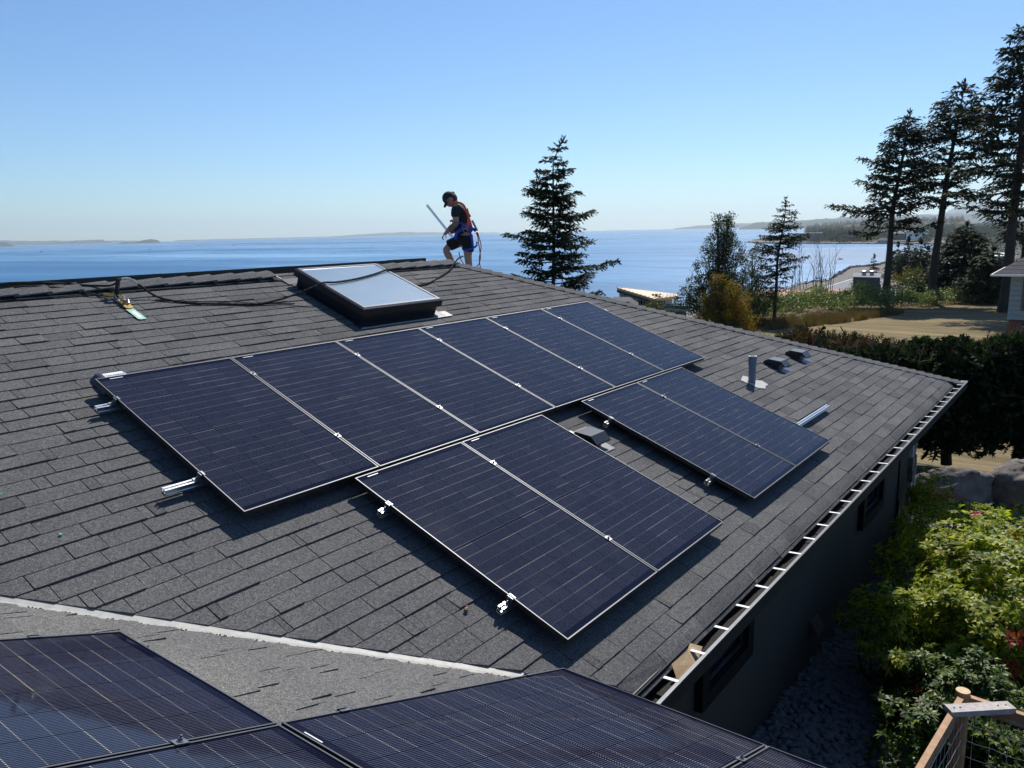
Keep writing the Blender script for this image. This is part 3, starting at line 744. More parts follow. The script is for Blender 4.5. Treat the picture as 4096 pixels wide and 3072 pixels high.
text('systems inc', .014, M['ink'], jbx, FR.at(.19, -.045, .0810), FR.eu, eyl)
m = MB()
arc = [FR.at(.125+.016*cos(a), -.075+.03*sin(a), .0795) for a in np.linspace(.8, 5.2, 12)]
m.tube(arc, .0008, 4); m.build('emblem', M['ink'], jbx)

# ================================================================== SOLAR PANELS
cm = MB(); cw, chh = .0815, .0408; ch = .004
cm.add([(-cw+ch, -chh, 0), (cw-ch, -chh, 0), (cw, -chh+ch, 0), (cw, chh, 0), (-cw, chh, 0), (-cw, -chh+ch, 0)], [(0, 1, 2, 3, 4, 5)])
cell_me = cm.mesh('cell', M['cell'])
fr = MB(); T = .035; b_ = .0075
def frb(u0, u1, v0, v1, h0, h1, mi): fr.box(((u0+u1)/2, (v0+v1)/2, (h0+h1)/2), (u1-u0)/2, (v1-v0)/2, (h1-h0)/2, None, mi)
for (a, b, c, d) in ((0, PW, 0, b_), (0, PW, PL_-b_, PL_), (0, b_, b_, PL_-b_), (PW-b_, PW, b_, PL_-b_)):
    frb(a, b, c, d, -.0015, 0, 0); frb(a+.0004, b-.0004, c+.0004, d-.0004, -T, -.0015, 1)
frame_me = fr.mesh('frame', [M['frame'], M['frameside']])
lm = MB(); lm.box((PW/2, PL_/2, -.0055), PW/2-b_, PL_/2-b_, .0015); lam_me = lm.mesh('laminate', M['laminate'])
bc = MB(); bc.box((PW*.13, .024, -.0037), .045, .003, .0002); bar_me = bc.mesh('barcode_label', M['label'])
jm = MB(); jm.box((PW/2, .12, -.03), .05, .03, .012); jm_me = jm.mesh('cable_box', M['blackpl'])
def plmat(pl, u, v, h):
    p = pl.at(u, v, h); ax, ay, az = pl.eu, pl.ev, pl.en
    if ax.cross(ay).dot(az) < 0: pass
    return Matrix(((ax.x, ay.x, az.x, p.x), (ax.y, ay.y, az.y, p.y), (ax.z, ay.z, az.z, p.z), (0, 0, 0, 1)))
PH = HR
plabels = ['first black framed solar panel from the left in the upper row of six',
 'second solar panel from the left in the upper row, below and left of the skylight',
 'third solar panel from the left in the upper row, directly below the skylight',
 'fourth solar panel from the left in the upper row of six',
 'fifth solar panel from the left in the upper row of six',
 'sixth and farthest solar panel in the upper row, nearest the hip',
 'left panel of the lower middle pair, whose corner reaches nearest the valley',
 'right panel of the lower middle pair, beside the lone roof vent',
 'left panel of the lower right pair, its near edge over the roof vent gap',
 'right panel of the lower right pair, beside the vent pipe and projecting rail',
 'large foreground panel at bottom left with a bright smear in its far corner',
 'foreground panel cut off at the bottom edge, below the bottom left one',
 'wide foreground panel at the bottom centre overhanging the near eave',
 'sliver of a foreground panel at the bottom edge right of centre']
def solar_panel(pl, u, v, label, h=PH):
    pm = plmat(pl, u, v, h)
    e = bpy.data.objects.new('solar_panel', None); COL.objects.link(e); e.matrix_basis = pm; e.empty_display_size = .1
    tag(e, label, 'solar panel', 'black framed solar panels on the roof')
    for nm_, me_ in (('frame', frame_me), ('laminate', lam_me), ('barcode_label', bar_me), ('cable_box', jm_me)):
        o = bpy.data.objects.new(nm_, me_); COL.objects.link(o); o.parent = e
    for j in range(20):
        y = .0465 + chh + j*.0826 + (.014 if j >= 10 else 0)
        for i in range(6):
            o = bpy.data.objects.new('cell', cell_me); COL.objects.link(o); o.parent = e
            x = .0185+cw + i*.1676
            o.location = (x, y, -.0034); 
            if j >= 10: o.rotation_euler = (0, 0, pi)
    return e
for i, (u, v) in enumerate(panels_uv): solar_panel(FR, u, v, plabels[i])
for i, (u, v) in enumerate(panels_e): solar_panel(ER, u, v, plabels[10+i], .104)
# rails, feet and clamps
def rail(pl, along, u0, u1, v, h, label, feet=(), swap=False):
    m = MB(); L = u1-u0; w2 = .019; hh = .042
    A, B = (pl.eu, pl.ev) if not swap else (pl.ev, pl.eu)
    def at(a, b, c): return pl.O + A*a + B*b + pl.en*c
    top = h
    for (b0, b1, c0, c1) in ((-w2, -.007, top-.005, top), (.007, w2, top-.005, top), (-w2, -w2+.003, top-hh, top-.005), (w2-.003, w2, top-hh, top-.005), (-w2+.003, w2-.003, top-hh, top-hh+.004), (-w2+.003, w2-.003, top-.024, top-.021)):
        m.box(at((u0+u1)/2, v+(b0+b1)/2, (c0+c1)/2), L/2, (b1-b0)/2, (c1-c0)/2, (A, B, pl.en))
    m.box(at((u0+u1)/2+.004, v-w2-.0025, top-.033), L/2-.004, .0025, .003, (A, B, pl.en)); m.box(at((u0+u1)/2+.004, v+w2+.0025, top-.033), L/2-.004, .0025, .003, (A, B, pl.en))
    o = m.build('mounting_rail', M['alu']); tag(o, label, 'rail', 'aluminium rails under the solar panels')
    for f in feet:
        m = MB(); m.box(at(f, v+.035, .012+(top-.012-.02)/2), .02, .004, (top-.03)/2, (A, B, pl.en)); m.box(at(f, v+.06, .014), .02, .03, .003, (A, B, pl.en)); m.box(at(f, v+.06, .009), .06, .07, .003, (A, B, pl.en), 1)
        m.build('foot', [M['black'], M['charcoal']], o)
    return o
RT = HR-.036
rail(FR, 0, -.135, 5.95, .300, RT, 'silver mounting rail end sticking out left of the upper row, near its top corner', (.15, 1.4, 2.7, 4.0, 5.3))
rail(FR, 0, -.235, 5.95, 1.315, RT, 'longer silver mounting rail end sticking out left of the upper row, near its bottom corner', (.15, 1.4, 2.7, 4.0, 5.3))
rail(FR, 0, .735, 2.93, 2.115, RT, 'short silver rail end at the upper left side of the lower middle pair', (1.0, 2.2))
rail(FR, 0, .715, 2.93, 3.14, RT, 'short silver rail end at the lower left side of the lower middle pair', (1.0, 2.2))
rail(FR, 0, 3.445, 5.70, 2.125, RT, 'silver rail end under the upper left side of the lower right pair', (3.66, 4.7))
rail(FR, 0, 3.435, 6.80, 3.165, RT, 'long silver rail projecting right from under the lower right pair of panels', (3.66, 4.7, 5.9))
rail(ER, 0, 2.34, 5.7, -2.2, .104-.036, 'hidden rail under the bottom left foreground panels', ())
rail(ER, 0, 2.34, 5.7, -1.14, .104-.036, 'rail under the bottom left foreground panels, crossing the gap at the clamp', ())
rail(ER, 0, 3.40, 5.7, -.50, .104-.036, 'upper rail under the wide foreground panels', ())
rail(ER, 0, 3.40, 5.7, .67, .104-.036, 'lower rail under the wide foreground panels', ())
def clamp(pl, u, v, label, end=0, h=PH):
    m = MB(); 
    if end == 0:
        fbox(m, u-.017, u+.017, v-.022, v+.022, h+.0008, h+.0042, pl=pl); fbox(m, u-.0045, u+.0045, v-.02, v+.02, h-.03, h+.0007, pl=pl)
    else:
        fbox(m, u-.006*end-.004, u-.006*end+.008, v-.022, v+.022, h+.0008, h+.004, pl=pl); fbox(m, u+.012*end-.002, u+.012*end+.002, v-.02, v+.02, h-.034, h+.004, pl=pl); fbox(m, u+.030*end-.018, u+.030*end+.018, v-.02, v+.02, h-.035, h-.031, pl=pl)
    o = m.build('panel_clamp', M['steel']); tag(o, label, 'clamp', 'steel clamps holding the solar panels')
    m = MB(); b0 = h+.0042 if end == 0 else h-.031; c = pl.at(u if end == 0 else u+.028*end, v, b0)
    def hexa(r, z0, z1, n=6):
        ring_ = lambda z, r: [c + pl.eu*(r*cos(2*pi*i/n)) + pl.ev*(r*sin(2*pi*i/n)) + pl.en*z for i in range(n)]
        m.add(ring_(z0, r)+ring_(z1, r), [(i, (i+1) % n, n+(i+1) % n, n+i) for i in range(n)]+[tuple(range(n, 2*n))])
    hexa(.011, 0, .0025, 12); hexa(.0075, .0025, .0105); hexa(.004, .0105, .018, 8)
    m.build('bolt', M['steel'], o)
ordn = ['first', 'second', 'third', 'fourth', 'fifth']
for i in range(5):
    for v, wd in ((.30, 'upper'), (1.315, 'lower')):
        clamp(FR, (i+1)*1.05-.006, v, f'steel clamp on the {wd} rail, {ordn[i]} gap from the left, upper row')
for u, t in ((1.844, 'middle'), (4.562, 'right')):
    for v, wd in ((2.115, 'upper'), (3.15, 'lower')): clamp(FR, u, v, f'steel clamp at the {wd} crossing of the gap in the lower {t} pair')
for u, v, l in ((0, .30, 'upper left end of the upper row'), (0, 1.315, 'lower left end of the upper row'), (.80, 2.115, 'upper left side of the lower middle pair'), (.80, 3.14, 'lower left side of the lower middle pair'), (3.518, 2.125, 'upper left side of the lower right pair'), (3.518, 3.165, 'lower left side of the lower right pair')):
    clamp(FR, u, v, f'end clamp at the {l}', -1)
for u, v, l in ((6.288, .30, 'upper right end of the upper row'), (6.288, 1.315, 'lower right end of the upper row'), (2.888, 2.115, 'upper right side of the lower middle pair'), (5.606, 3.165, 'right side of the lower right pair, beside the projecting rail')):
    clamp(FR, u, v, f'end clamp at the {l}', 1)
clamp(ER, 3.442, -1.14, 'steel clamp with a domed nut in the bottom left foreground gap', 0, .104)
clamp(ER, 4.480, .67, 'steel clamp with a tall bolt in the foreground gap at bottom right', 0, .104)
clamp(ER, 2.398, -1.12, 'small dark clip on the far edge of the bottom left foreground panel', -1, .104)
clamp(ER, 3.436, -.50, 'small clip on the left part of the far edge of the wide foreground panel', -1, .104)
clamp(ER, 3.436, .67, 'small clip on the right part of the far edge of the wide foreground panel', -1, .104)

# ================================================================== ROPE, ROOF ANCHOR, WORKER
def fr3(u, v, h=.012): return FR.at(u, v, h)
def spline(pts, n=8):
    P = [Vector(p) for p in pts]; P = [P[0]*2-P[1]] + P + [P[-1]*2-P[-2]]; out = []
    for i in range(1, len(P)-2):
        for k in range(n):
            t = k/n; a, b, c, d = P[i-1:i+3]
            out.append(.5*((2*b) + (c-a)*t + (2*a-5*b+4*c-d)*t*t + (3*b-a-3*c+d)*t**3))
    out.append(P[-2]); return out
def twisted(mb, pts, r, mi=0, strands=3, pitch=.055):
    """laid rope: strands wound round the path"""
    L = 0; prev = pts[0]; paths = [[] for _ in range(strands)]; U = None
    for i, p in enumerate(pts):
        t = (pts[min(i+1, len(pts)-1)]-pts[max(0, i-1)]).normalized(); L += (p-prev).length; prev = p
        U = t.cross(Vector((0, 0, 1))).normalized() if U is None else (U-t*U.dot(t)).normalized(); V = t.cross(U)
        for k in range(strands):
            a = 2*pi*(k/strands + L/pitch); paths[k].append(p+(U*cos(a)+V*sin(a))*r*.5)
    for pa in paths: mb.tube(pa, r*.58, 5, mi)
def dense(pts, step=.012):
    out = [pts[0]]
    for a, b in zip(pts, pts[1:]):
        n = max(1, int((b-a).length/step))
        for i in range(1, n+1): out.append(a+(b-a)*(i/n))
    return out
rope_pts = [fr3(-1.5, -1.68, .05), fr3(-.6, -1.76, .06), fr3(.13, -1.84, .075), fr3(.5, -1.80, .07), fr3(.78, -1.72, .06), fr3(.90, -1.60, .10), fr3(.955, -1.555, .17),
  fr3(1.03, -1.555, .17), fr3(1.12, -1.53, .11), fr3(1.24, -1.42, .03), fr3(1.45, -1.27, .02), fr3(1.75, -1.18, .018), fr3(2.06, -1.11, .018), fr3(2.32, -1.10, .05), fr3(2.52, -1.08, .11), fr3(2.70, -1.07, .172), fr3(2.79, -1.07, .202),
  fr3(2.95, -1.06, .200), fr3(3.25, -1.10, .199), fr3(3.6, -1.19, .199), fr3(3.85, -1.27, .203), fr3(3.93, -1.27, .195), fr3(4.0, -1.26, .13), fr3(4.18, -1.19, .03), fr3(4.37, -1.17, .018), fr3(4.58, -1.22, .018), fr3(4.95, -1.38, .018), fr3(5.25, -1.52, .025), fr3(5.48, -1.66, .055), fr3(5.66, -1.75, .085), fr3(5.80, -1.80, .09)]
rp_ = dense(spline(rope_pts, 6))
iw = [i for i, p in enumerate(rp_) if fr3(.955, 0).x-.005 < p.x < fr3(1.105, 0).x]
m = MB(); twisted(m, rp_[:iw[0]+1], .0105); twisted(m, rp_[iw[0]:iw[-1]+1], .012, 1); twisted(m, rp_[iw[-1]:], .0115)
tag(m.build('rope', [M['rope'], M['ropewhite']]), 'thick black twisted rope draped from the ridge across the skylight', 'rope')
m = MB(); pts = dense(spline([fr3(-.8, -1.62, .03), fr3(.1, -1.78, .06), fr3(.5, -1.74, .055), fr3(.80, -1.58, .02), fr3(.90, -1.50, .03)], 6)); twisted(m, pts, .007)
m2 = MB(); twisted(m2, dense(spline([fr3(1.20, -1.40, .02), fr3(1.5, -1.30, .016), fr3(1.8, -1.24, .016), fr3(2.06, -1.13, .016), fr3(2.45, -1.04, .016)], 6)), .005); m.add(m2.v, m2.f)
tag(m.build('rope', M['rope']), 'thinner dark cord beside the thick rope, running from the ridge to the anchor', 'rope')
# anchor: steel post, yellow swivel plates, pale green perforated plate
anc = empty('roof_anchor', fr3(.9, -1.4, 0), 'yellow and green fall arrest anchor lying below the ridge with a black rope strap', 'roof anchor')
def P2(u, v, h): return FR.at(u, v, h)
m = MB(); m.tube([P2(.885, -1.47, .02), P2(.90, -1.50, .10), P2(.935, -1.555, .165), P2(.965, -1.56, .175)], [.02, .02, .018, .012], 8); m.build('rope_strap', M['rope'], anc)
m = MB()
def plate(mb, u0, u1, v0, v1, h, t=.004, mi=0, c=.012):
    p = [(u0+c, v0), (u1-c, v0), (u1, v0+c), (u1, v1-c), (u1-c, v1), (u0+c, v1), (u0, v1-c), (u0, v0+c)]
    mb.prism([P2(a, b, h) for a, b in p], FR.en*t, mi)
plate(m, .862, .932, -1.275, -1.045, .014, .003, 0, .014); m.build('perforated_plate', simple('pale_green_plate', (.30, .52, .42), .5, .2, .2, 40), anc)
m = MB()
for i in range(8):
    for s in (-1, 1):
        c = P2(.897+s*.023, -1.255+i*.027, .0172); m.add([c+FR.eu*(.0035*cos(a))+FR.ev*(.0035*sin(a)) for a in np.linspace(0, 2*pi, 8)[:-1]], [tuple(range(7))])
m.build('holes', M['ink'], anc)
m = MB(); m.prism([P2(.882, -1.21, .0172), P2(.912, -1.21, .0172), P2(.912, -1.08, .0172), P2(.882, -1.08, .0172)], FR.en*.0004); m.build('label', M['label'], anc)
ygold = simple('yellow_zinc', (.62, .42, .12), .35, .6, .15, 30)
m = MB(); plate(m, .868, .938, -1.36, -1.262, .020, .006, 0, .02); plate(m, .875, .915, -1.45, -1.34, .028, .005, 0, .01)
m.tube([P2(.875, -1.44, .03), P2(.872, -1.47, .055), P2(.895, -1.49, .075), P2(.93, -1.46, .06), P2(.925, -1.40, .045), P2(.93, -1.34, .03)], .006, 6); m.build('swivel', ygold, anc)
m = MB(); m.tube([P2(.880, -1.40, .045), P2(.93, -1.39, .05)], .009, 8); m.tube([P2(.90, -1.36, .03), P2(.90, -1.36, .065)], .014, 8); m.tube([P2(.915, -1.41, .05), P2(.935, -1.37, .055), P2(.92, -1.33, .04)], .007, 6); m.build('bolt', M['steel'], anc)
m = MB(); m.tube([P2(.80, -1.53, .05), P2(.84, -1.51, .055), P2(.88, -1.49, .06)], .012, 6); m.tube([P2(.87, -1.50, .055), P2(.90, -1.46, .06)], .008, 6); m.build('yellow_tape', M['yellowstrap'], anc)
m = MB(); m.tube([P2(.86, -1.46, .02), P2(.87, -1.44, .04), P2(.89, -1.43, .05)], .009, 6); m.build('blue_shackle', simple('blue_shackle', (.18, .3, .42), .4, .5, .1, 30), anc)
# small litter on the shingles
m = MB(); gp = spline([fr3(-.985, .80, .014), fr3(-.955, .86, .02), fr3(-.935, .90, .016), fr3(-.905, .885, .02)], 4); m.tube(gp, .0022, 5); tag(m.build('plastic_tie', simple('green_plastic', (.03, .45, .15), .4)), 'thin bent green plastic strip lying on the shingles at the left edge', 'plastic strip')
m = MB(); c = fr3(-.815, 1.36, .016); m.box(c, .008, .006, .003, FR.ax()); tag(m.build('plastic_scrap', simple('teal_plastic', (.05, .42, .36), .4)), 'tiny teal plastic scrap on the shingles above the valley', 'scrap')
m = MB(); c = fr3(.60, 3.00, .02)
for i in range(3): m.box(c+FR.eu*(i*.012)+FR.ev*(-.008*i), .010-.002*i, .006, .006, FR.ax(), jit=.004)
tag(m.build('dry_leaf', simple('dry_leaf', (.22, .15, .08), .8)), 'small curled brown leaf on a shingle edge near the lower middle pair', 'leaf')
lt = random.Random(21); lmb = MB()
for i in range(90):
    u, v = lt.uniform(-1.5, 6.5), lt.uniform(-1.6, 3.8)
    if FR.at(u, v).x + FR.at(u, v).y > 7.2 or FR.at(u, v).x+FR.at(u, v).y < -2.6: continue
    c = fr3(u, v, .014); a = lt.uniform(0, pi); d = FR.eu*cos(a)+FR.ev*sin(a); s_ = FR.eu*-sin(a)+FR.ev*cos(a); l = lt.uniform(.004, .012)
    lmb.add([c-d*l, c+s_*l*.35, c+d*l, c-s_*l*.35+FR.en*.003], [(0, 1, 2, 3)])
tag(lmb.build('leaf_litter', simple('leaf_litter', (.34, .27, .14), .8, 0, .4, 30)), 'tiny dry seeds and leaf bits scattered over the shingles', None, None, 'stuff')

# ---- the worker: profile facing left of the view, standing behind the ridge corner
PD = 12.75; F2 = Vector((cos(rad(41.1)), sin(rad(41.1)), 0)); R2 = Vector((F2.y, -F2.x, 0)); UPV = eZ
org = atd(1680+.3571*500, 760+.3571*880, PD)      # a point near the standing shin
K = .3571/FPX*12.98
def W(cx, cy, d=0.0):     # figure plane: cx right, cy down, in the units of the study sketch; d = depth away from the camera in metres
    t = (cx-500)*K; s = -(cy-880)*K
    return org + R2*(t + s*.024) + UPV*(s*1.0) + F2*d
worker = empty('person', W(500, 1010), 'worker in black shirt, shorts and cap with orange and blue harness, holding a metal rail', 'person')
def skin(name, verts, edges, mat, parent, sub=2, root=0):
    me = bpy.data.meshes.new(name); me.from_pydata([tuple(v[0]) for v in verts], edges, []); me.materials.append(mat)
    o = bpy.data.objects.new(name, me); COL.objects.link(o); o.parent = parent; o.matrix_parent_inverse = parent.matrix_basis.inverted()
    md = o.modifiers.new('skin', 'SKIN'); md.use_smooth_shade = True; md.branch_smoothing = .6
    for i, v in enumerate(verts):
        r = v[1] if isinstance(v[1], tuple) else (v[1], v[1]); sv_ = me.skin_vertices[0].data[i]; sv_.radius = r; sv_.use_root = (i == root)
    s = o.modifiers.new('sub', 'SUBSURF'); s.levels = sub; s.render_levels = sub
    return o
# body: pelvis, spine, neck, head core, legs, arms with hands
NR, FA = -.19, .17
V = [(W(520, 560), .125), (W(500, 470), .115), (W(480, 360), .125), (W(450, 260), .13), (W(420, 190), .062), (W(392, 160), .058), (W(350, 135), .085), (W(345, 110), .085),
 # standing (near) leg 8..
 (W(540, 620, -.09), .10), (W(535, 740, -.10), .066), (W(548, 850, -.10), .058), (W(560, 960, -.10), .038), (W(520, 1000, -.10), .035), (W(450, 1008, -.10), .03),
 # stepping (far) leg 14..
 (W(440, 590, .07), .10), (W(290, 672, .08), .066), (W(340, 760, .08), .060), (W(392, 870, .08), .040), (W(360, 905, .08), .034), (W(300, 912, .08), .03),
 # near shoulder/arm 20..
 (W(415, 240, -.15), .075), (W(410, 330, -.20), .056), (W(415, 405, -.21), .050), (W(360, 440, -.20), .047), (W(318, 480, -.17), .033), (W(300, 500, -.15), (.024, .036)), (W(285, 515, -.14), (.022, .036)),
 # far arm 27..
 (W(450, 240, .15), .075), (W(430, 340, .2), .054), (W(440, 430, .17), .048), (W(400, 470, .06), .042), (W(365, 488, -.02), .030), (W(345, 496, -.05), (.022, .032))]
E_ = [(0, 1), (1, 2), (2, 3), (3, 4), (4, 5), (5, 6), (6, 7), (0, 8), (8, 9), (9, 10), (10, 11), (11, 12), (12, 13), (0, 14), (14, 15), (15, 16), (16, 17), (17, 18), (18, 19), (3, 20), (20, 21), (21, 22), (22, 23), (23, 24), (24, 25), (25, 26), (3, 27), (27, 28), (28, 29), (29, 30), (30, 31), (31, 32)]
body = skin('body', V, E_, M['skin'], worker)
# hands: fingers curled round the rail / hanging relaxed
def finger(mb, pts, r0): mb.tube(spline(pts, 3), [r0*(1-.3*i/(3*(len(pts)-1))) for i in range(3*(len(pts)-1)+1)], 6)
m = MB()
for i in range(4):
    dd = -.17+i*.021; l = (.92, 1.05, 1.0, .82)[i]
    finger(m, [W(288, 512, dd), W(288-18*l, 530+4*l, dd-.004), W(283-16*l, 548+6*l, dd-.002), W(292-6*l, 560+4*l, dd)], .0085)
finger(m, [W(300, 500, -.18), W(306, 522, -.185), W(306, 548, -.17)], .0095)
m.build('near_hand_fingers', M['skin'], worker, smooth=True)
m = MB()
for i in range(4):
    l = (.9, 1, .97, .8)[i]; a = 340+i*9; b = 492+i*11
    finger(m, [W(a+4, b, -.04), W(a-13*l, b-4, -.07), W(a-18*l, b+4, -.105), W(a-6*l, b+11, -.115)], .0085)
finger(m, [W(352, 480, -.04), W(330, 462, -.07), W(318, 458, -.09)], .0095)
m.build('far_hand_fingers', M['skin'], worker, smooth=True)
# face details
def ell(mb, c, rx, ry, rz, ax, n=12, k=8, zmin=-1, mi=0):
    vs = []; fs = []
    for j in range(k+1):
        th = -pi/2 + pi*j/k
        if sin(th) < zmin: th = math.asin(zmin)
        for i in range(n):
            a = 2*pi*i/n; vs.append(Vector(c)+ax[0]*(rx*cos(th)*cos(a))+ax[1]*(ry*cos(th)*sin(a))+ax[2]*(rz*sin(th)))
    for j in range(k):
        for i in range(n): fs.append((j*n+i, j*n+(i+1) % n, (j+1)*n+(i+1) % n, (j+1)*n+i))
    mb.add(vs, fs, mi)
fd = (W(300, 180)-W(345, 130)).normalized()         # face direction, down and left
hu = (W(320, 90)-W(355, 150)).normalized(); hu = (hu-fd*hu.dot(fd)).normalized(); hs = fd.cross(hu)
hc = W(350, 140)
m = MB(); ell(m, hc+fd*.012-hu*.012, .098, .074, .112, (fd, hs, hu)); ell(m, hc+fd*.045-hu*.085, .04, .045, .03, (fd, hs, hu)); m.prism([hc+fd*.10+hu*.012, hc+fd*.125-hu*.035, hc+fd*.095-hu*.045, hc+fd*.095-hu*.045+hs*.012], hs*-.014)
m.box(hc+fd*.098-hu*.070, .007, .022, .006, (fd, hs, hu)); m.build('face', M['skin'], worker, smooth=True)
m = MB(); ell(m, hc-fd*.012-hu*.02-hs*.076, .026, .009, .034, (fd, hs, hu)); ell(m, hc-fd*.012-hu*.02+hs*.076, .026, .009, .034, (fd, hs, hu)); m.build('ear', M['skin'], worker, smooth=True)
m = MB(); ell(m, hc-fd*.03-hu*.01, .088, .080, .10, (fd, hs, hu)); ell(m, hc-fd*.10+hu*.02, .03, .03, .03, (fd, hs, hu)); m.build('hair', M['hair'], worker, smooth=True)
m = MB(); ell(m, hc+fd*.0+hu*.022, .106, .086, .105, (fd, hs, hu), 16, 10, .05); 

nb_ = 7; top_ = []; 
for q in range(4):
    for i in range(nb_):
        a = -1+2*i/(nb_-1); top_.append(hc+fd*(.065+.033*q*(1-.22*a*a))+hs*(.075*a*(1-.06*q*q*.3))+hu*(.036-.014*q-.018*a*a))
m.add(top_+[p_-hu*.011 for p_ in top_], [(q*nb_+i, q*nb_+i+1, (q+1)*nb_+i+1, (q+1)*nb_+i) for q in range(3) for i in range(nb_-1)]+[(28+(q+1)*nb_+i, 28+(q+1)*nb_+i+1, 28+q*nb_+i+1, 28+q*nb_+i) for q in range(3) for i in range(nb_-1)]+[(21+i, 22+i, 50+i, 49+i) for i in range(nb_-1)])
m.build('cap', M['hat'], worker, smooth=True)
m = MB()
for s in (-1, 1):
    m.box(hc+fd*.092-hu*.010+hs*(.032*s), .004, .024, .017, (fd, hs, hu)); m.box(hc+fd*.045-hu*.005+hs*(.073*s), .048, .003, .004, (fd, hs, hu))
m.build('sunglasses', M['black'], worker)
# shirt, shorts, boots over the body
shirt = skin('shirt', [(W(516, 535), (.135, .15)), (W(492, 450), (.135, .165)), (W(478, 350), (.145, .175)), (W(450, 262), (.145, .175)), (W(425, 205), .08), (W(414, 240, -.16), .092), (W(408, 300, -.20), .078), (W(408, 345, -.21), .070), (W(452, 240, .16), .092), (W(432, 320, .2), .074)],
  [(0, 1), (1, 2), (2, 3), (3, 4), (3, 5), (5, 6), (6, 7), (3, 8), (8, 9)], M['shirt'], worker)
shorts = skin('shorts', [(W(515, 545), (.15, .165)), (W(545, 600, -.09), .128), (W(540, 668, -.10), .108), (W(532, 705, -.10), .100), (W(430, 590, .07), .125), (W(350, 622, .08), .105), (W(318, 640, .08), .100), (W(508, 505), (.15, .165))],
  [(0, 1), (1, 2), (2, 3), (0, 4), (4, 5), (5, 6), (0, 7)], M['shorts'], worker)
skin('boots', [(W(556, 925, -.10), .055), (W(560, 975, -.10), .052), (W(520, 1000, -.10), .048), (W(455, 1008, -.10), .038)], [(0, 1), (1, 2), (2, 3)], M['boot'], worker)
skin('boots', [(W(390, 850, .08), .055), (W(392, 885, .08), .052), (W(360, 905, .08), .046), (W(298, 914, .08), .038)], [(0, 1), (1, 2), (2, 3)], M['boot'], worker)
# forearm sleeve of tattoos on the near arm
skin('tattooed_forearm', [(W(411, 350, -.20), .059), (W(418, 405, -.212), .056), (W(362, 442, -.202), .051), (W(322, 478, -.17), .037)], [(0, 1), (1, 2), (2, 3)], M['skinarm'], worker)
def strap(mb, pts, w_, t=.004, side=None, mi=0):
    pts = spline(pts, 5)
    for a, b in zip(pts, pts[1:]):
        d = (b-a).normalized(); s = d.cross(side).normalized(); n = s.cross(d)
        mb.box((a+b)/2, (b-a).length/2+.003, w_/2, t, (d, s, n), mi)
# near side straps: orange from shoulder down the back to the hip, blue belt and leg loops
m = MB(); strap(m, [W(395, 195, -.13), W(450, 185, -.15), W(500, 215, -.15), W(528, 280, -.12), W(552, 350, -.13), W(560, 420, -.14), W(545, 480, -.16)], .03, side=F2)
strap(m, [W(400, 180, .12), W(470, 195, .06), W(530, 270, .0), W(568, 330, -.02)], .03, side=F2)
strap(m, [W(530, 250, -.18), W(548, 330, -.185), W(540, 400, -.187), W(528, 470, -.18)], .036, side=F2)
strap(m, [W(352, 375, -.12), W(372, 370, -.17), W(385, 380, -.18)], .035, side=F2)
m.build('orange_strap', M['orange'], worker)
m = MB(); strap(m, [W(400, 560, -.14), W(420, 500, -.17), W(455, 470, -.178), W(520, 448, -.18), W(590, 460, -.14), W(625, 480, -.05)], .05, side=F2)
strap(m, [W(440, 390, -.17), W(500, 410, -.185), W(530, 425, -.185)], .035, side=F2)
strap(m, [W(555, 470, -.18), W(580, 560, -.19), W(590, 640, -.19)], .033, side=F2)
strap(m, [W(500, 680, -.20), W(560, 672, -.215), W(625, 640, -.19), W(635, 600, -.12)], .03, side=F2)
m.build('blue_strap', M['blue'], worker)
m = MB(); 
def ringm(c, rx, rz, r=.006):
    pts = [c+R2*(rx*cos(a))+UPV*(rz*sin(a)) for a in np.linspace(0, 2*pi, 13)]; m.tube(pts, r, 6, cap=False)
ringm(W(498, 440, -.20), .027, .03); ringm(W(515, 478, -.20), .035, .030); m.tube([W(585, 370, -.1), W(640, 480, -.1)], .018, 6); m.build('buckle', M['steel'], worker)
m = MB(); pa = spline([W(640, 505, -.08), W(655, 620, -.08), W(672, 760, -.06), W(650, 840, -.04), W(600, 890, -.02)], 6); pb = spline([W(645, 510, -.06), W(680, 640, -.05), W(660, 780, -.05), W(675, 905, -.03)], 6); pc = spline([W(440, 700, .0), W(455, 770, .0), W(490, 830, .0), W(510, 860, .0)], 5)
for p_ in (pa, pb, pc): m.tube(p_, .0085, 6)
m.tube([W(632, 495, -.08), W(648, 530, -.08)], .02, 6); m.build('lanyard', M['redrope'], worker)
m = MB(); a, b = W(108, 200, -.10), W(378, 545, -.10); d = (b-a).normalized(); s = d.cross(F2).normalized(); L_ = (b-a).length
for o1 in (-.016, .016): m.box((a+b)/2+s*o1, L_/2, .0025, .022, (d, s, F2))
m.box((a+b)/2-F2*.02, L_/2, .014, .002, (d, s, F2)); m.box((a+b)/2+F2*.01, L_/2, .014, .002, (d, s, F2))
tag(m.build('mounting_rail', M['alu']), 'short silver rail held upright by the worker on the ridge', 'rail', 'aluminium rails under the solar panels')

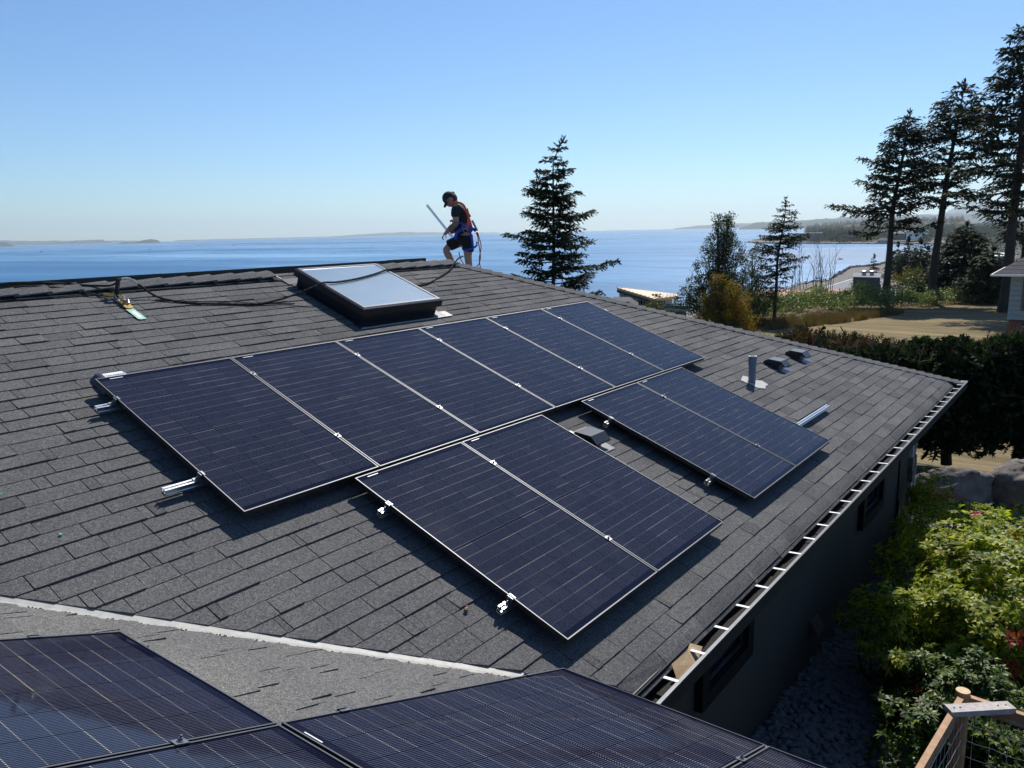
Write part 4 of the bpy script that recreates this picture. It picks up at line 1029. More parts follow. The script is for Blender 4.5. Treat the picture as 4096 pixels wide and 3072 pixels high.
# ================================================================== TREES AND PLANTS
def kite(mb, p, d, l, w, nrm):
    s = d.cross(nrm)
    if s.length < 1e-4: s = d.orthogonal()
    s.normalize(); mb.add([p, p+d*(l*.45)+s*w*.5, p+d*l, p+d*(l*.45)-s*w*.5], [(0, 1, 2, 3)])
def rdir(r): 
    z = r.uniform(-1, 1); a = r.uniform(0, 2*pi); s = math.sqrt(1-z*z); return Vector((s*cos(a), s*sin(a), z))
def base_at(x, D, dz=-.1): 
    p = pol(bearing(x), D); p.z = gz(p)+dz; return p
def conifer(x, D, ytop, crown0, prof, name, label, cat, group=None, tr=.25, mat='needle', seed=1, step=.32, tw=.16, lk=.30, wk=.07, droop=.25, up=.15, lean=0, per=5, gaps=0, arms=(), bark='bark', den=1.0, side=None, topcurl=0):
    """x: photograph column, D: distance; ztop: height of the tip above eye level, crown0: fraction where the crown starts,
    prof: crown radius in metres by height fraction of the crown"""
    r = random.Random(seed); b = base_at(x, D); top = atd(x, ytop+14, D).z; H = top-b.z
    Rv = Vector((sin(bearing(x)), -cos(bearing(x)), 0))
    e = empty(name, b, label, cat, group); tm = MB(); fm = MB()
    def axis(t):
        return b + eZ*(H*t) + Rv*(lean*t*t + topcurl*max(0, t-.93)*8*t) + Vector((nz(t*3, seed)*.15, nz(t*3, seed+5)*.15, 0))
    n = 14; tm.tube([axis(i/n) for i in range(n+1)], [tr*(1-i/n)**.8*(1.25 if i == 0 else 1)+.012 for i in range(n+1)], 8)
    h = crown0*H; ang = r.uniform(0, 6)
    limbs = []
    while h < H*.985:
        t = h/H; f = (t-crown0)/(1-crown0); k = max(2, round(per*(1 if f < .9 else .7)))
        for i in range(k):
            ang += 2*pi/k + r.uniform(-.35, .35)
            if r.random() < gaps: continue
            L = interp(prof, f)*r.uniform(.62, 1.08)
            if L > .12: limbs.append((h+r.uniform(-.4, .4)*step, ang, L, 0))
        h += step*(1.15-.55*f)*r.uniform(.8, 1.2)
    for (t, sgn, L, dp) in arms:   # the odd long limbs that give each tree its outline
        limbs.append((t*H, math.atan2(Rv.y*sgn, Rv.x*sgn)+r.uniform(-.25, .25), L, dp))
    for (h, a, L, dp) in limbs:
        t = h/H; o = axis(t); d = Vector((cos(a), sin(a), 0)); pts = []
        ns = max(3, int(L/.35)); sag = droop*r.uniform(.6, 1.4)+dp; rise = up*r.uniform(.5, 1.3)
        for i in range(ns+1):
            q = i/ns; pts.append(o + d*(L*q) + eZ*(L*(rise*q*(1.6 if q > .7 else 1.0)*.8 - sag*q*(1-.55*q))) + Vector((nz(q*4, h)*.05*L, nz(q*4, h+3)*.05*L, 0)))
        r0 = .012+.013*L; tm.tube(pts, [r0*(1-.85*i/ns) for i in range(ns+1)], 4, cap=False)
        m_ = int(L/tw*den); 
        for j in range(m_):
            q = .14 + .86*(j+r.random())/m_ if L < 1.6 else .25+.75*(j+r.random())/m_
            i0 = min(ns-1, int(q*ns)); p = pts[i0].lerp(pts[i0+1], q*ns-i0); ld = (pts[i0+1]-pts[i0]).normalized()
            for sg in (-1, 1):
                tl = lk*(.55+.75*sin(pi*min(1, q*.9)))*r.uniform(.6, 1.3)*min(1, L*.8)
                sd = (ld.cross(eZ)*sg + ld*r.uniform(.4, .9)).normalized()
                c = p; dd = (sd + eZ*r.uniform(-.35, .05)).normalized(); ks = max(1, int(tl/(lk*.42)))
                for k_ in range(ks+1):
                    kl = tl/(ks+.4); 
                    kite(fm, c, dd, kl*1.25, wk*r.uniform(.7, 1.3), eZ+rdir(r)*.5)
                    if k_ % 2 == 0: kite(fm, c, (dd+rdir(r)*.8).normalized(), kl*.9, wk*.7, rdir(r))
                    c = c+dd*kl; dd = (dd - eZ*.18 + rdir(r)*.15).normalized()
            if r.random() < .5: kite(fm, p, (ld+rdir(r)*.6).normalized(), lk*.6, wk, rdir(r))
    for i in range(int(26)):   # leader
        t = 1-.05*r.random(); p = axis(t); kite(fm, p, (eZ+rdir(r)*.7).normalized(), lk*.7, wk*.8, rdir(r))
    tm.build('trunk', M[bark], e); fm.build('foliage', M[mat], e); return e
# the lone hemlock right of the worker
conifer(2212, 44, 540, .12, [(0, 3.6), (.12, 3.3), (.3, 2.9), (.5, 2.2), (.7, 1.7), (.85, 1.15), (.95, .6), (1, .2)], 'hemlock_tree', 'lone dark conifer with tiered drooping branches rising behind the roof, right of the worker', 'tree', seed=4, step=.44, tw=.075, lk=.44, wk=.10, droop=.10, up=.14, per=5, tr=.17, lean=.1, gaps=.12, topcurl=1.0, bark='bark', den=1.2,
  arms=[(.30, -1, 4.0, .0), (.17, -1, 3.4, -.02), (.57, 1, 3.6, -.10), (.50, -1, 3.1, -.1), (.66, -1, 2.7, -.08), (.33, 1, 3.3, .12), (.25, 1, 3.1, .18), (.45, 1, 3.1, -.05), (.74, 1, 2.2, -.1), (.83, -1, 1.5, 0)])
conifer(3112, 64, 782, .22, [(0, .6), (.1, 1.0), (.3, 1.25), (.45, 1.6), (.62, 1.75), (.75, 1.1), (.9, .6), (1, .08)], 'young_fir', 'slim young fir with a bare lower trunk between the leafy tree and the bay', 'tree', seed=9, step=.40, tw=.085, lk=.42, wk=.10, droop=.10, up=.14, per=5, tr=.14, gaps=.15, lean=.5, arms=[(.52, 1, 2.2, .02), (.45, 1, 1.4, .1), (.60, -1, 2.0, 0), (.7, 1, 1.9, 0)], bark='bark', den=.9)
conifer(3560, 82, 440, .42, [(0, 2.0), (.2, 2.9), (.4, 2.7), (.6, 2.3), (.8, 1.7), (.93, .9), (1, .2)], 'tall_fir', 'leftmost of the three tall dark firs, with one long low branch reaching left', 'tree', 'tall firs at the edge of the lawn', seed=12, lean=1.0, step=.52, tw=.15, lk=.75, wk=.17, droop=.10, up=.16, per=5, tr=.34, gaps=.16, mat='needle2', arms=[(.50, -1, 5.6, .02), (.52, -1, 4.4, .06), (.42, 1, 4.0, .25), (.40, -1, 3.2, .25), (.75, -1, 3.6, 0), (.63, -1, 3.4, 0)], bark='bark')
conifer(3752, 84, 325, .46, [(0, 2.4), (.2, 3.4), (.4, 3.3), (.62, 2.8), (.8, 2.1), (.93, 1.2), (1, .3)], 'tall_fir', 'middle one of the three tall dark firs, with a thick bare lower trunk', 'tree', 'tall firs at the edge of the lawn', seed=21, step=.62, tw=.15, lk=.75, wk=.17, droop=.14, up=.16, per=5, tr=.40, gaps=.14, mat='needle2', lean=1.3, arms=[(.76, -1, 4.2, 0), (.6, -1, 3.6, .1), (.5, 1, 4.4, .05), (.52, 1, 4.0, .1)], bark='bark')
conifer(4050, 74, 60, .36, [(0, 3.2), (.15, 3.6), (.4, 4.0), (.62, 3.3), (.8, 1.9), (.93, 1.2), (1, .3)], 'tall_fir', 'rightmost and tallest fir, cut off by the right edge of the view', 'tree', 'tall firs at the edge of the lawn', seed=33, step=.62, tw=.15, lk=.75, wk=.17, droop=.14, up=.14, per=5, tr=.42, gaps=.12, mat='needle2', arms=[(.68, -1, 4.6, 0), (.5, -1, 5.6, .1), (.43, -1, 5.2, .1)], bark='bark')
conifer(4115, 78, 240, .30, [(0, 3.0), (.3, 3.2), (.6, 2.8), (.85, 1.6), (1, .3)], 'tall_fir', 'second trunk close behind the rightmost fir, by the neighbouring house', 'tree', 'tall firs at the edge of the lawn', seed=35, step=.7, tw=.17, lk=.75, wk=.17, droop=.14, up=.1, per=4, tr=.38, gaps=.2, mat='needle2', bark='bark')
conifer(3870, 92, 880, .04, [(0, 4.4), (.25, 4.2), (.5, 3.6), (.75, 2.4), (1, .4)], 'bushy_fir', 'broad bushy dark conifer standing right of the bare fir trunk', 'tree', seed=41, step=.5, tw=.17, lk=.75, wk=.17, droop=.2, up=.05, per=6, tr=.3, mat='needle2', bark='bark')
conifer(3985, 84, 985, .04, [(0, 3.6), (.4, 3.2), (.75, 2.0), (1, .4)], 'bushy_fir', 'lower dark conifer in the shade left of the neighbouring house', 'tree', seed=43, step=.55, tw=.18, lk=.75, wk=.17, droop=.2, up=.05, per=6, tr=.3, mat='needle', bark='bark')
mids = [(3600, 205, 962, 3.6), (3640, 190, 940, 4.2), (3672, 215, 985, 3.6), (3690, 180, 950, 4), (3722, 200, 975, 4), (3578, 230, 1000, 3.5)]
for i, (x, D, zt_, w_) in enumerate(mids):
    conifer(x, D, zt_, .05, [(0, w_), (.5, w_*.7), (1, .3)], 'mid_fir', ('leftmost conifer but one', 'second tallest conifer from the left', 'small conifer in the middle', 'third conifer from the right trunk', 'conifer nearest the middle fir trunk', 'leftmost conifer')[i] + ' of the clump beyond the flat roofs', 'tree', 'conifers clumped beyond the flat roofs', seed=50+i, step=.9, tw=.4, lk=1.3, wk=.42, droop=.15, up=.1, per=6, tr=.25, mat='needle2')
conifer(3505, 235, 1008, .05, [(0, 3.2), (.5, 2.2), (1, .2)], 'shore_fir', 'single pointed conifer at the water edge left of the leftmost fir trunk', 'tree', seed=61, step=.8, tw=.35, lk=1.1, wk=.35, droop=.1, up=.1, per=6, tr=.25, mat='needle2')

def leafy(x, D, lumps, name, label, cat, mat, n=6000, ls=.13, group=None, seed=1, trunk=.14, stems=5, bark='barkgrey', kind=None, mat2=None, share=0, fill=.55, base=None):
    """lumps: (right offset m, depth offset m, height above ground m, radius right, radius up)"""
    r = random.Random(seed); b = base if base is not None else base_at(x, D); be = math.atan2(b.y-CAM.y, b.x-CAM.x)
    Rv = Vector((sin(be), -cos(be), 0)); Fv = Vector((cos(be), sin(be), 0))
    e = empty(name, b, label, cat, group); fm = MB(); f2 = MB(); tm = MB()
    tot = sum(a[3]*a[4] for a in lumps)
    for li, (rx, dp, hh, ra, rb) in enumerate(lumps):
        c = b + Rv*rx + Fv*dp + eZ*hh; q = b + Rv*(rx*.15); 
        if trunk:
            pts = spline([q, q.lerp(c, .4)+Vector((r.uniform(-.2, .2), r.uniform(-.2, .2), 0))*ra*.4, c+eZ*rb*.5], 4); tm.tube(pts, [trunk*(1-.85*i/(len(pts)-1)) for i in range(len(pts))], 6)
            for k in range(stems):
                d = rdir(r); d.z = abs(d.z)*.8+.1; tm.tube([pts[3], pts[3].lerp(c, .6), c+Vector((d.x*ra, d.y*ra, d.z*rb))*.8], [trunk*.35, trunk*.2, .008], 4, cap=False)
        k = int(n*ra*rb/tot); cl = max(4, k//26)
        for _ in range(cl):
            d = rdir(r); rr = r.random()**.4 if r.random() > fill else r.uniform(.75, 1.05)
            cc = c + (Rv*(d.x*ra) + Fv*(d.y*ra) + eZ*(d.z*rb))*rr; cc += Vector((nz(cc.x*1.1, cc.z), nz(cc.y, cc.z), nz(cc.x, cc.y)))*.18*ra
            cr = r.uniform(.6, 1.4)*ls*2.2; tgt = f2 if (mat2 and r.random() < share) else fm
            for _2 in range(26):
                p = cc + rdir(r)*cr*r.random()**.5; d2 = (rdir(r)+d*.5+eZ*.1).normalized(); kite(tgt, p, d2, ls*r.uniform(.6, 1.3), ls*r.uniform(.35, .6), rdir(r))
    if tm.v: tm.build('trunk', M[bark], e)
    fm.build('foliage', M[mat], e)
    if f2.v: f2.build('foliage', M[mat2], e)
    return e
leafy(2890, 59, [(.1, 0, 6.9, .75, 1.3), (-.35, 0, 5.9, 1.0, 1.2), (.5, 0, 5.6, 1.1, 1.1), (-.9, 0, 4.5, 1.1, .9), (.6, 0, 4.4, 1.3, 1.1), (-1.5, 0, 3.3, 1.0, .8), (.1, 0, 3.3, 1.7, 1.1), (-2.2, 0, 2.2, 1.0, .9), (-1.1, 0, 2.0, 1.4, 1.0), (1.1, 0, 2.5, 1.4, 1.2), (.2, .3, 1.2, 2.4, 1.0), (-.3, 0, 7.7, .35, .5), (.45, 0, 7.9, .4, .6)], 'leafy_tree', 'tall dark green leafy tree behind the orange autumn bush', 'tree', 'broad', 24000, .15, seed=71)
leafy(3020, 62, [(-.1, 0, 4.9, .7, 1.0), (.3, 0, 3.8, 1.0, 1.0), (-.3, 0, 3.2, 1.0, 1.0), (.6, 0, 2.6, 1.1, 1.0), (.0, 0, 1.8, 1.5, 1.0), (.9, 0, 1.6, 1.3, .8)], 'leafy_tree', 'thinner greyish green leafy tree between the leafy tree and the slim fir', 'tree', 'broad', 7500, .13, seed=72, mat2='bramble', share=.15)
leafy(2905, 55, [(-.35, 0, 3.5, .6, .8), (.0, 0, 2.8, 1.2, .9), (.75, 0, 2.3, 1.1, .9), (-.7, 0, 2.1, 1.0, .8), (.2, 0, 1.3, 1.7, .9), (1.0, 0, 1.0, 1.0, .8)], 'autumn_bush', 'orange and yellow autumn bush in front of the leafy tree', 'bush', 'autumn', 12000, .14, seed=73, trunk=.06, mat2='broad', share=.2)
leafy(2800, 51, [(-.7, 0, .9, .9, .7), (.1, 0, 1.2, 1.1, .8), (.9, 0, .8, 1.0, .7), (-1.4, .5, .4, .8, .6), (1.6, 0, .3, .9, .5)], 'olive_bush', 'olive green bush at the foot of the orange autumn bush', 'bush', 'olive', 8500, .12, seed=74, trunk=.05)
leafy(2630, 62, [(-.3, 0, 1.4, 1.0, .7), (.5, 0, 1.2, 1.0, .6), (.1, 0, 2.0, .6, .4)], 'small_tree', 'small light green tree in front of the cream house with the tan roof', 'tree', 'olive', 3200, .13, seed=75, trunk=.06, base=atd(2622, 1262, 62)-eZ*1.2)
leafy(3640, 76, [(-.8, 0, 1.2, 1.0, .8), (.5, 0, 1.0, .9, .7)], 'dark_shrub', 'dark leafy shrub left of the leftmost tall fir trunk', 'bush', 'broad', 2500, .16, seed=77, trunk=.05, base=base_at(3490, 82))
leafy(3680, 150, [(-1, 0, 8.5, 2.6, 2.0), (1.2, 0, 7.0, 2.2, 2.4), (0, 0, 5, 2.5, 2)], 'yellowing_tree', 'yellowing leafy tree left of the middle bare fir trunk', 'tree', 'olive', 3200, .4, seed=78, trunk=.15, mat2='autumn', share=.25, base=base_at(3700, 150))
leafy(3580, 165, [(0, 0, 8.5, 1.8, 2.0), (0, 0, 6.4, 2.0, 1.8)], 'yellowing_tree', 'small yellowing tree just right of the leftmost fir trunk', 'tree', 'olive', 2000, .4, seed=79, trunk=.12, mat2='autumn', share=.4, base=base_at(3592, 165))
leafy(3700, 80, [(-.8, 0, 1.3, 1.3, 1.2), (.4, 0, .8, 1.2, .8)], 'dark_shrub', 'leafy shrub at the foot of the middle tall fir', 'bush', 'broad', 3500, .2, seed=80, trunk=.06, base=base_at(3700, 88))
# bare thin saplings
e = empty('bare_sapling', base_at(3230, 82), 'clump of bare leafless saplings standing in front of the bay', 'sapling'); m = MB(); r = random.Random(5)
for i in range(26):
    b = base_at(3150+r.uniform(0, 190), 84+r.uniform(0, 4)); hh = r.uniform(3.6, 6.4); d = Vector((r.uniform(-.18, .18), r.uniform(-.18, .18), 1)); pts = spline([b, b+d*hh*.5, b+d*hh+Vector((r.uniform(-.3, .3), r.uniform(-.3, .3), 0))], 4)
    m.tube(pts, [.035*(1-.8*k/(len(pts)-1)) for k in range(len(pts))], 4)
    for k in range(5):
        q = pts[r.randint(3, 7)]; dd = Vector((r.uniform(-.7, .7), r.uniform(-.7, .7), 1)).normalized(); m.tube([q, q+dd*r.uniform(.5, 1.3)], [.015, .006], 4)
m.build('stem', M['deadtwig'], e, kind='stuff')

def leafcloud(mb, pts, r, ls, n, spread):
    for c in pts:
        for _ in range(n):
            p = c+rdir(r)*spread*r.random()**.5; kite(mb, p, (rdir(r)+eZ*.3).normalized(), ls*r.uniform(.6, 1.3), ls*r.uniform(.4, .7), rdir(r))
# bramble thicket along the far edge of the lawn
r = random.Random(31); fm = MB(); pts = []
for i in range(2300):
    x = r.uniform(2990, 3960); D0 = interp([(2990, 63), (3200, 69), (3400, 71), (3600, 75), (3960, 84)], x); D = D0+r.uniform(0, 10); t = (D-D0)/10
    hh = (.5+1.5*sin(pi*min(1, t*1.2+.1)))*(.85+.5*nz(x*.012, D*.1))*interp([(2990, .9), (3150, 1.25), (3450, 1.2), (3600, .85), (3960, .55)], x)
    p = pol(bearing(x), D); p.z = gz(p)+hh*r.uniform(.45, 1.0); pts.append(p)
leafcloud(fm, pts, r, .20, 13, .42)
tag(fm.build('bramble_thicket', M['bramble']), 'pale green bramble thicket along the far edge of the dry lawn', None, None, 'stuff')
# shaded undergrowth behind, right part
fm = MB(); pts = []
for i in range(420):
    x = r.uniform(3740, 4060); D = r.uniform(88, 100); p = pol(bearing(x), D); p.z = gz(p)+r.uniform(.2, 2.6)*(.6+.4*nz(x*.01, 4)); pts.append(p)
leafcloud(fm, pts, r, .26, 14, .5)
tag(fm.build('undergrowth', M['needle']), 'dark shaded undergrowth between the firs and the neighbouring house', None, None, 'stuff')
# lower green scrub left of the thicket, round the foot of the trees
fm = MB(); pts = []
for i in range(350):
    x = r.uniform(2760, 2985); D = r.uniform(52, 60); p = pol(bearing(x), D); p.z = gz(p)+r.uniform(.1, .9)*(.8+.5*nz(x*.01, D)); pts.append(p)
leafcloud(fm, pts, r, .16, 14, .4)
tag(fm.build('scrub', M['broad']), 'low green scrub round the feet of the trees', None, None, 'stuff')
# tall dry grass
gm = MB()
for i in range(24000):
    x = r.uniform(2930, 3640); D0 = interp([(2930, 55), (3000, 56.5), (3200, 60), (3400, 64.5), (3640, 72)], x); D = D0+r.uniform(0, 8)*interp([(2930, 1), (3400, .8), (3640, .5)], x)
    if nz(x*.02, D*.3)+.45 < r.random()*.6: continue
    p = pol(bearing(x), D); p.z = gz(p)-.05; hh = r.uniform(.35, .95)*(.75+.5*nz(x*.03, D*.2)); a = r.uniform(0, 2*pi); d = Vector((cos(a), sin(a), 0)); l = d*r.uniform(.05, .3)*hh
    gm.add([p-d.cross(eZ)*.018, p+d.cross(eZ)*.018, p+eZ*hh+l], [(0, 1, 2)])
tag(gm.build('dry_grass', M['drygrass']), 'tall reddish brown dry grass between lawn and thicket', None, None, 'stuff')

# ================================================================== CUT CEDAR HEDGE
he = empty('cedar_hedge', base_at(3700, 18.2), 'dense dark cedar hedge cut back at the top, standing beyond the house corner', 'hedge')
r = random.Random(91); hm = MB(); dm = MB()
HX = 14.6   # hedge face, running square to the view
def spray(mb, p, d, l, wk=.035):
    """flat cedar frond"""
    nn = (rdir(r)+d*.2).normalized(); s = d.cross(nn).normalized()
    kite(mb, p, d, l, wk, nn)
    for k in range(3):
        q = p+d*(l*(.2+.22*k)); 
        for sg in (-1, 1): kite(mb, q, (d*.7+s*sg).normalized(), l*(.5-.1*k), wk*.8, nn)
def htop(Y): return interp([(-9, -1.05), (-6.2, -1.15), (-4.6, -1.45), (-3.2, -1.85), (-1.5, -2.0), (.2, -1.75), (1.4, -2.35), (3, -3.2), (5, -3.6)], Y)
for i in range(21000):
    Y = r.uniform(-9, 4.6); X = HX + r.uniform(0, 2.2) + .15*nz(Y*1.5, 2); zt_ = htop(Y)+.18*nz(Y*2.2, X*2) - .25*max(0, 1-(X-HX)/.6)**2; zb = -3.55
    z = zb+(zt_-zb)*r.random()**.75
    if r.random() < .62: X = HX + abs(r.gauss(0, .22)) + .25*nz(Y*1.3, z*1.5)
    if z < -3.3 and nz(Y*1.1, 8) > .25: continue
    d = Vector((-.7+r.uniform(-.6, .6), r.uniform(-.7, .7), r.uniform(-.5, .6))).normalized()
    spray(hm, Vector((X, Y, z)), d, r.uniform(.24, .46), .075)
for i in range(3800):   # tufts left standing on top
    Y = r.uniform(-9, 4.4); X = HX+r.uniform(0, 2.4)
    if nz(Y*1.1, 4.4) < -.3: continue
    z = htop(Y)+r.uniform(-.15, .20)+.18*max(0, nz(Y*1.7, 1)); spray(hm, Vector((X, Y, z)), (eZ*.8+rdir(r)*.7).normalized(), r.uniform(.15, .3))
for (Y, n_) in ((1.0, 40), (-.4, 40), (-3.1, 60), (-5.2, 60), (-6.6, 50)):   # single leafy leaders
    for i in range(n_):
        t = r.random(); spray(hm, Vector((HX+.9+r.uniform(-.15, .15)*(1-t), Y+r.uniform(-.2, .2)*(1-t), htop(Y)+.55*t)), (eZ*.9+rdir(r)*.8).normalized(), .2*(1.2-t))
for i in range(3600):
    Y = r.choice((-.2, -1.6, -2.6, -4.0, -1.0, -5.6, .5))+r.gauss(0, .3); z = htop(Y)+r.uniform(-.3, .26); spray(dm, Vector((HX+.35+r.uniform(0, 1.2), Y, z)), rdir(r), r.uniform(.12, .28))
dm.build('dead_foliage', M['deadcedar'], he)
bm_ = MB()
for i in range(110):
    Y = r.uniform(-7, 1.0); o = Vector((HX+r.uniform(-.05, .9), Y, htop(Y)-.1)); d = Vector((r.uniform(-.5, .5), r.uniform(-1, 1), r.uniform(.2, 1.2))).normalized(); l = r.uniform(.3, .8); pts = spline([o, o+d*l*.5+rdir(r)*.06, o+d*l], 3)
    bm_.tube(pts, [.013*(1-.7*k/(len(pts)-1)) for k in range(len(pts))], 5)
    for k in range(3):
        q = pts[2+k]; dd = (d+rdir(r)*.9).normalized(); bm_.tube([q, q+dd*l*.4], [.007, .003], 4)
bm_.build('bare_branch', M['twig'], he, kind='stuff')
for (x, y, rr0, D) in ((3371, 1408, .06, 17.2), (3535, 1392, .06, 17.6), (3712, 1362, .06, 18), (3844, 1362, .06, 17.6), (4060, 1350, .06, 17.4)):
    c = atd(x, y, D); m = MB(); m.tube([c-eZ*.7, c], [rr0*1.1, rr0], 12); o = m.build('cut_stem', M['barkgrey'], he)
    for q in range(150):
        d = rdir(r); spray(hm, c+Vector((d.x*.22-.1, d.y*.3, -.17+d.z*.12)), (eZ*.3+d).normalized(), r.uniform(.12, .22), .05)
    m = MB(); m.tube([c+eZ*.001, c+eZ*.006], [rr0*.96, rr0*.95], 14); m.build('cut_face', M['cutwood'], o)
hm.build('foliage', M['cedar'], he)
for Y in (-7.6, -6.4, -5.3, -4.2, -3.0, -1.8, -.6, .6):
    m = MB(); b = Vector((HX+.9+r.uniform(-.1, .1), Y, -4.1)); m.tube([b, b+eZ*.9+Vector((0, r.uniform(-.1, .1), 0)), b+eZ*2.0], [.11, .09, .05], 8); m.build('trunk', M['bark'], he)

# ================================================================== GARDEN
def boulder(c, rx, ry, rz, label, seed, rot=0, mat='rock'):
    m = MB(); n, k = 44, 26; r = random.Random(seed); planes = [(rdir(r), r.uniform(.62, .92)) for _ in range(15)]
    for j in range(k+1):
        th = -pi/2+pi*j/k
        for i in range(n):
            a = 2*pi*i/n; d = Vector((cos(th)*cos(a), cos(th)*sin(a), sin(th))); s = 1.0
            for pd, pk in planes:
                q = d.dot(pd)
                if q > 1e-3: s = min(s, pk/q)
            s *= 1+.16*nz(d.x*2.2+seed, d.y*2.2+d.z*2.2)+.07*nz(d.x*7+seed, d.y*7+d.z*7)+.03*nz(d.x*18+seed, d.y*18+d.z*18); v = Vector((d.x*rx*s, d.y*ry*s, d.z*rz*s)); v.rotate(Matrix.Rotation(rot, 3, 'Z')); m.v.append(tuple(Vector(c)+v))
    for j in range(k):
        for i in range(n): m.f.append((j*n+i, j*n+(i+1) % n, (j+1)*n+(i+1) % n, (j+1)*n+i))
    m.m = [0]*len(m.f); o = m.build('boulder', M[mat], smooth=True); return tag(o, label, 'boulder', 'boulders in front of the hedge')
GZ = -3.62
def gp(x, y, z): return atz(x, y, z)
c = gp(3790, 2035, -3.75); boulder((c.x+.45, c.y, -3.50), .45, .68, .38, 'long low brown boulder beside the stone house corner', 3, rad(8))
c = gp(4040, 2040, -3.75); boulder((c.x+.4, c.y-.12, -3.40), .5, .62, .50, 'taller rounded boulder at the right edge below the hedge', 8, rad(-8))
def pebbles(name, n, area, size, z0, mat, label, seed, kind='stuff'):
    r = random.Random(seed); m = MB(); ico = []
    t = (1+5**.5)/2
    ic = [Vector(v).normalized() for v in ((-1, t, 0), (1, t, 0), (-1, -t, 0), (1, -t, 0), (0, -1, t), (0, 1, t), (0, -1, -t), (0, 1, -t), (t, 0, -1), (t, 0, 1), (-t, 0, -1), (-t, 0, 1))]
    fc = [(0, 11, 5), (0, 5, 1), (0, 1, 7), (0, 7, 10), (0, 10, 11), (1, 5, 9), (5, 11, 4), (11, 10, 2), (10, 7, 6), (7, 1, 8), (3, 9, 4), (3, 4, 2), (3, 2, 6), (3, 6, 8), (3, 8, 9), (4, 9, 5), (2, 4, 11), (6, 2, 10), (8, 6, 7), (9, 8, 1)]
    for i in range(n):
        x, y = area(r); s = size*r.uniform(.55, 1.35); a = Vector((s*r.uniform(.8, 1.5), s*r.uniform(.6, 1.1), s*r.uniform(.35, .7))); rot = Matrix.Rotation(r.uniform(0, pi), 3, 'Z') @ Matrix.Rotation(r.uniform(-.6, .6), 3, 'X')
        zz = z0(x, y)+r.uniform(-.2, .6)*s; m.add([Vector((x, y, zz))+rot @ Vector((v.x*a.x*r.uniform(.85, 1.1), v.y*a.y*r.uniform(.85, 1.1), v.z*a.z)) for v in ic], fc)
    return tag(m.build(name, M[mat]), label, None, None, kind)
def gzz(x, y): return gz((x, y))
pebbles('pebble_strip', 6500, lambda r: (r.uniform(3.4, 9.6), -3.30-r.uniform(0, 1.25)), .042, gzz, 'pebble', 'grey river stones filling the strip beside the house wall', 3)
pebbles('gravel', 2200, lambda r: (r.uniform(11.9, 13.4), r.uniform(-6, -2.0)), .055, gzz, 'pebble', 'dark broken stones at the foot of the boulders', 4)
m = MB(); pth = [gp(3780, 2075, GZ-.05), gp(3860, 2200, GZ-.02), gp(4000, 2185, GZ-.02), gp(4200, 2170, GZ-.02), gp(4200, 2095, GZ-.05), gp(3960, 2062, GZ-.06)]
m.prism([Vector((p.x, p.y, gz(p)+.03)) for p in pth], (0, 0, .02)); struct(m.build('path', simple('grey_path', (.20, .205, .215), .9, 0, .2, 30)))
m = MB(); c = gp(3745, 2105, -3.35); boulder((c.x, c.y, -3.50), .30, .26, .20, 'small flat slate block catching the sun by the shrubs', 15, .4, 'slate')['group'] = 'boulders in front of the hedge'
# glossy shrub: whorls of long leaves
def whorl(mb, p, ax, n, l, w, r, cup=.5):
    ax = ax.normalized(); u = ax.orthogonal().normalized(); v = ax.cross(u); a0 = r.uniform(0, 6)
    for i in range(n):
        a = a0+2*pi*i/n+r.uniform(-.2, .2); o = u*cos(a)+v*sin(a); ll = l*r.uniform(.75, 1.15); el = cup*r.uniform(.6, 1.4)
        d = (o+ax*el).normalized(); s = d.cross(ax).normalized()*w*.5; tip = (o+ax*(el-.55)).normalized()
        a1 = p+o*.004; a2 = p+d*ll*.55; a3 = a2+tip*ll*.5
        mb.add([a1, a2-s, a2+s, a3], [(0, 1, 2), (1, 3, 2)])
def shrub(name, label, lumps, n, l, w, mats, seed, leafn=9, red=.02, group=None, stems=True, cat='shrub'):
    r = random.Random(seed); c0 = Vector((sum(a[0] for a in lumps)/len(lumps), sum(a[1] for a in lumps)/len(lumps), 0)); c0.z = gz(c0)
    e = empty(name, c0, label, cat, group); fm = MB(); rm = MB(); tm = MB(); tot = sum(a[3]*a[4] for a in lumps)
    for (x, y, zc, ra, rz) in lumps:
        c = Vector((x, y, zc)); k = int(n*ra*rz/tot)
        if stems:
            for i in range(7):
                d = rdir(r); b = Vector((x+r.uniform(-.1, .1), y+r.uniform(-.1, .1), gz((x, y))-.05)); t = c+Vector((d.x*ra, d.y*ra, abs(d.z)*rz))*.8
                pts = spline([b, b.lerp(t, .5)+Vector((d.x, d.y, 0))*.1, t], 4); tm.tube(pts, [.014*(1-.7*q/(len(pts)-1)) for q in range(len(pts))], 5)
        for i in range(k):
            d = rdir(r); d.z = d.z if r.random() < .25 else abs(d.z); q = r.uniform(.86, 1.04) if r.random() < .7 else r.uniform(.4, .9)
            p = c+Vector((d.x*ra, d.y*ra, d.z*rz))*q; p += Vector((nz(p.x*2.6, p.y*2.6), nz(p.y*2.6, p.z*2.6+4), nz(p.x*2.6, p.z*2.6+9)))*.30
            if nz(p.x*3.1, p.y*3.1, p.z*3.1) < -.18 and q > .8: continue
            if p.z < gz(p)+.03: continue
            isr = nz(p.x*2.6, p.y*2.6, 5) > .38 and d.z > .3 and r.random() < red*22
            whorl(rm if isr else fm, p, (d+eZ*.8+rdir(r)*.5), leafn, l*r.uniform(.75, 1.2), w, r)
            if r.random() < .8: whorl(fm, p-(d+eZ)*.05, (d+rdir(r)*.8), leafn-2, l, w, r, .1)
    if tm.v: tm.build('stem', M['bark'], e)
    fm.build('foliage', M[mats[0]], e)
    if rm.v: rm.build('red_new_leaves', M[mats[1]], e)
    return e
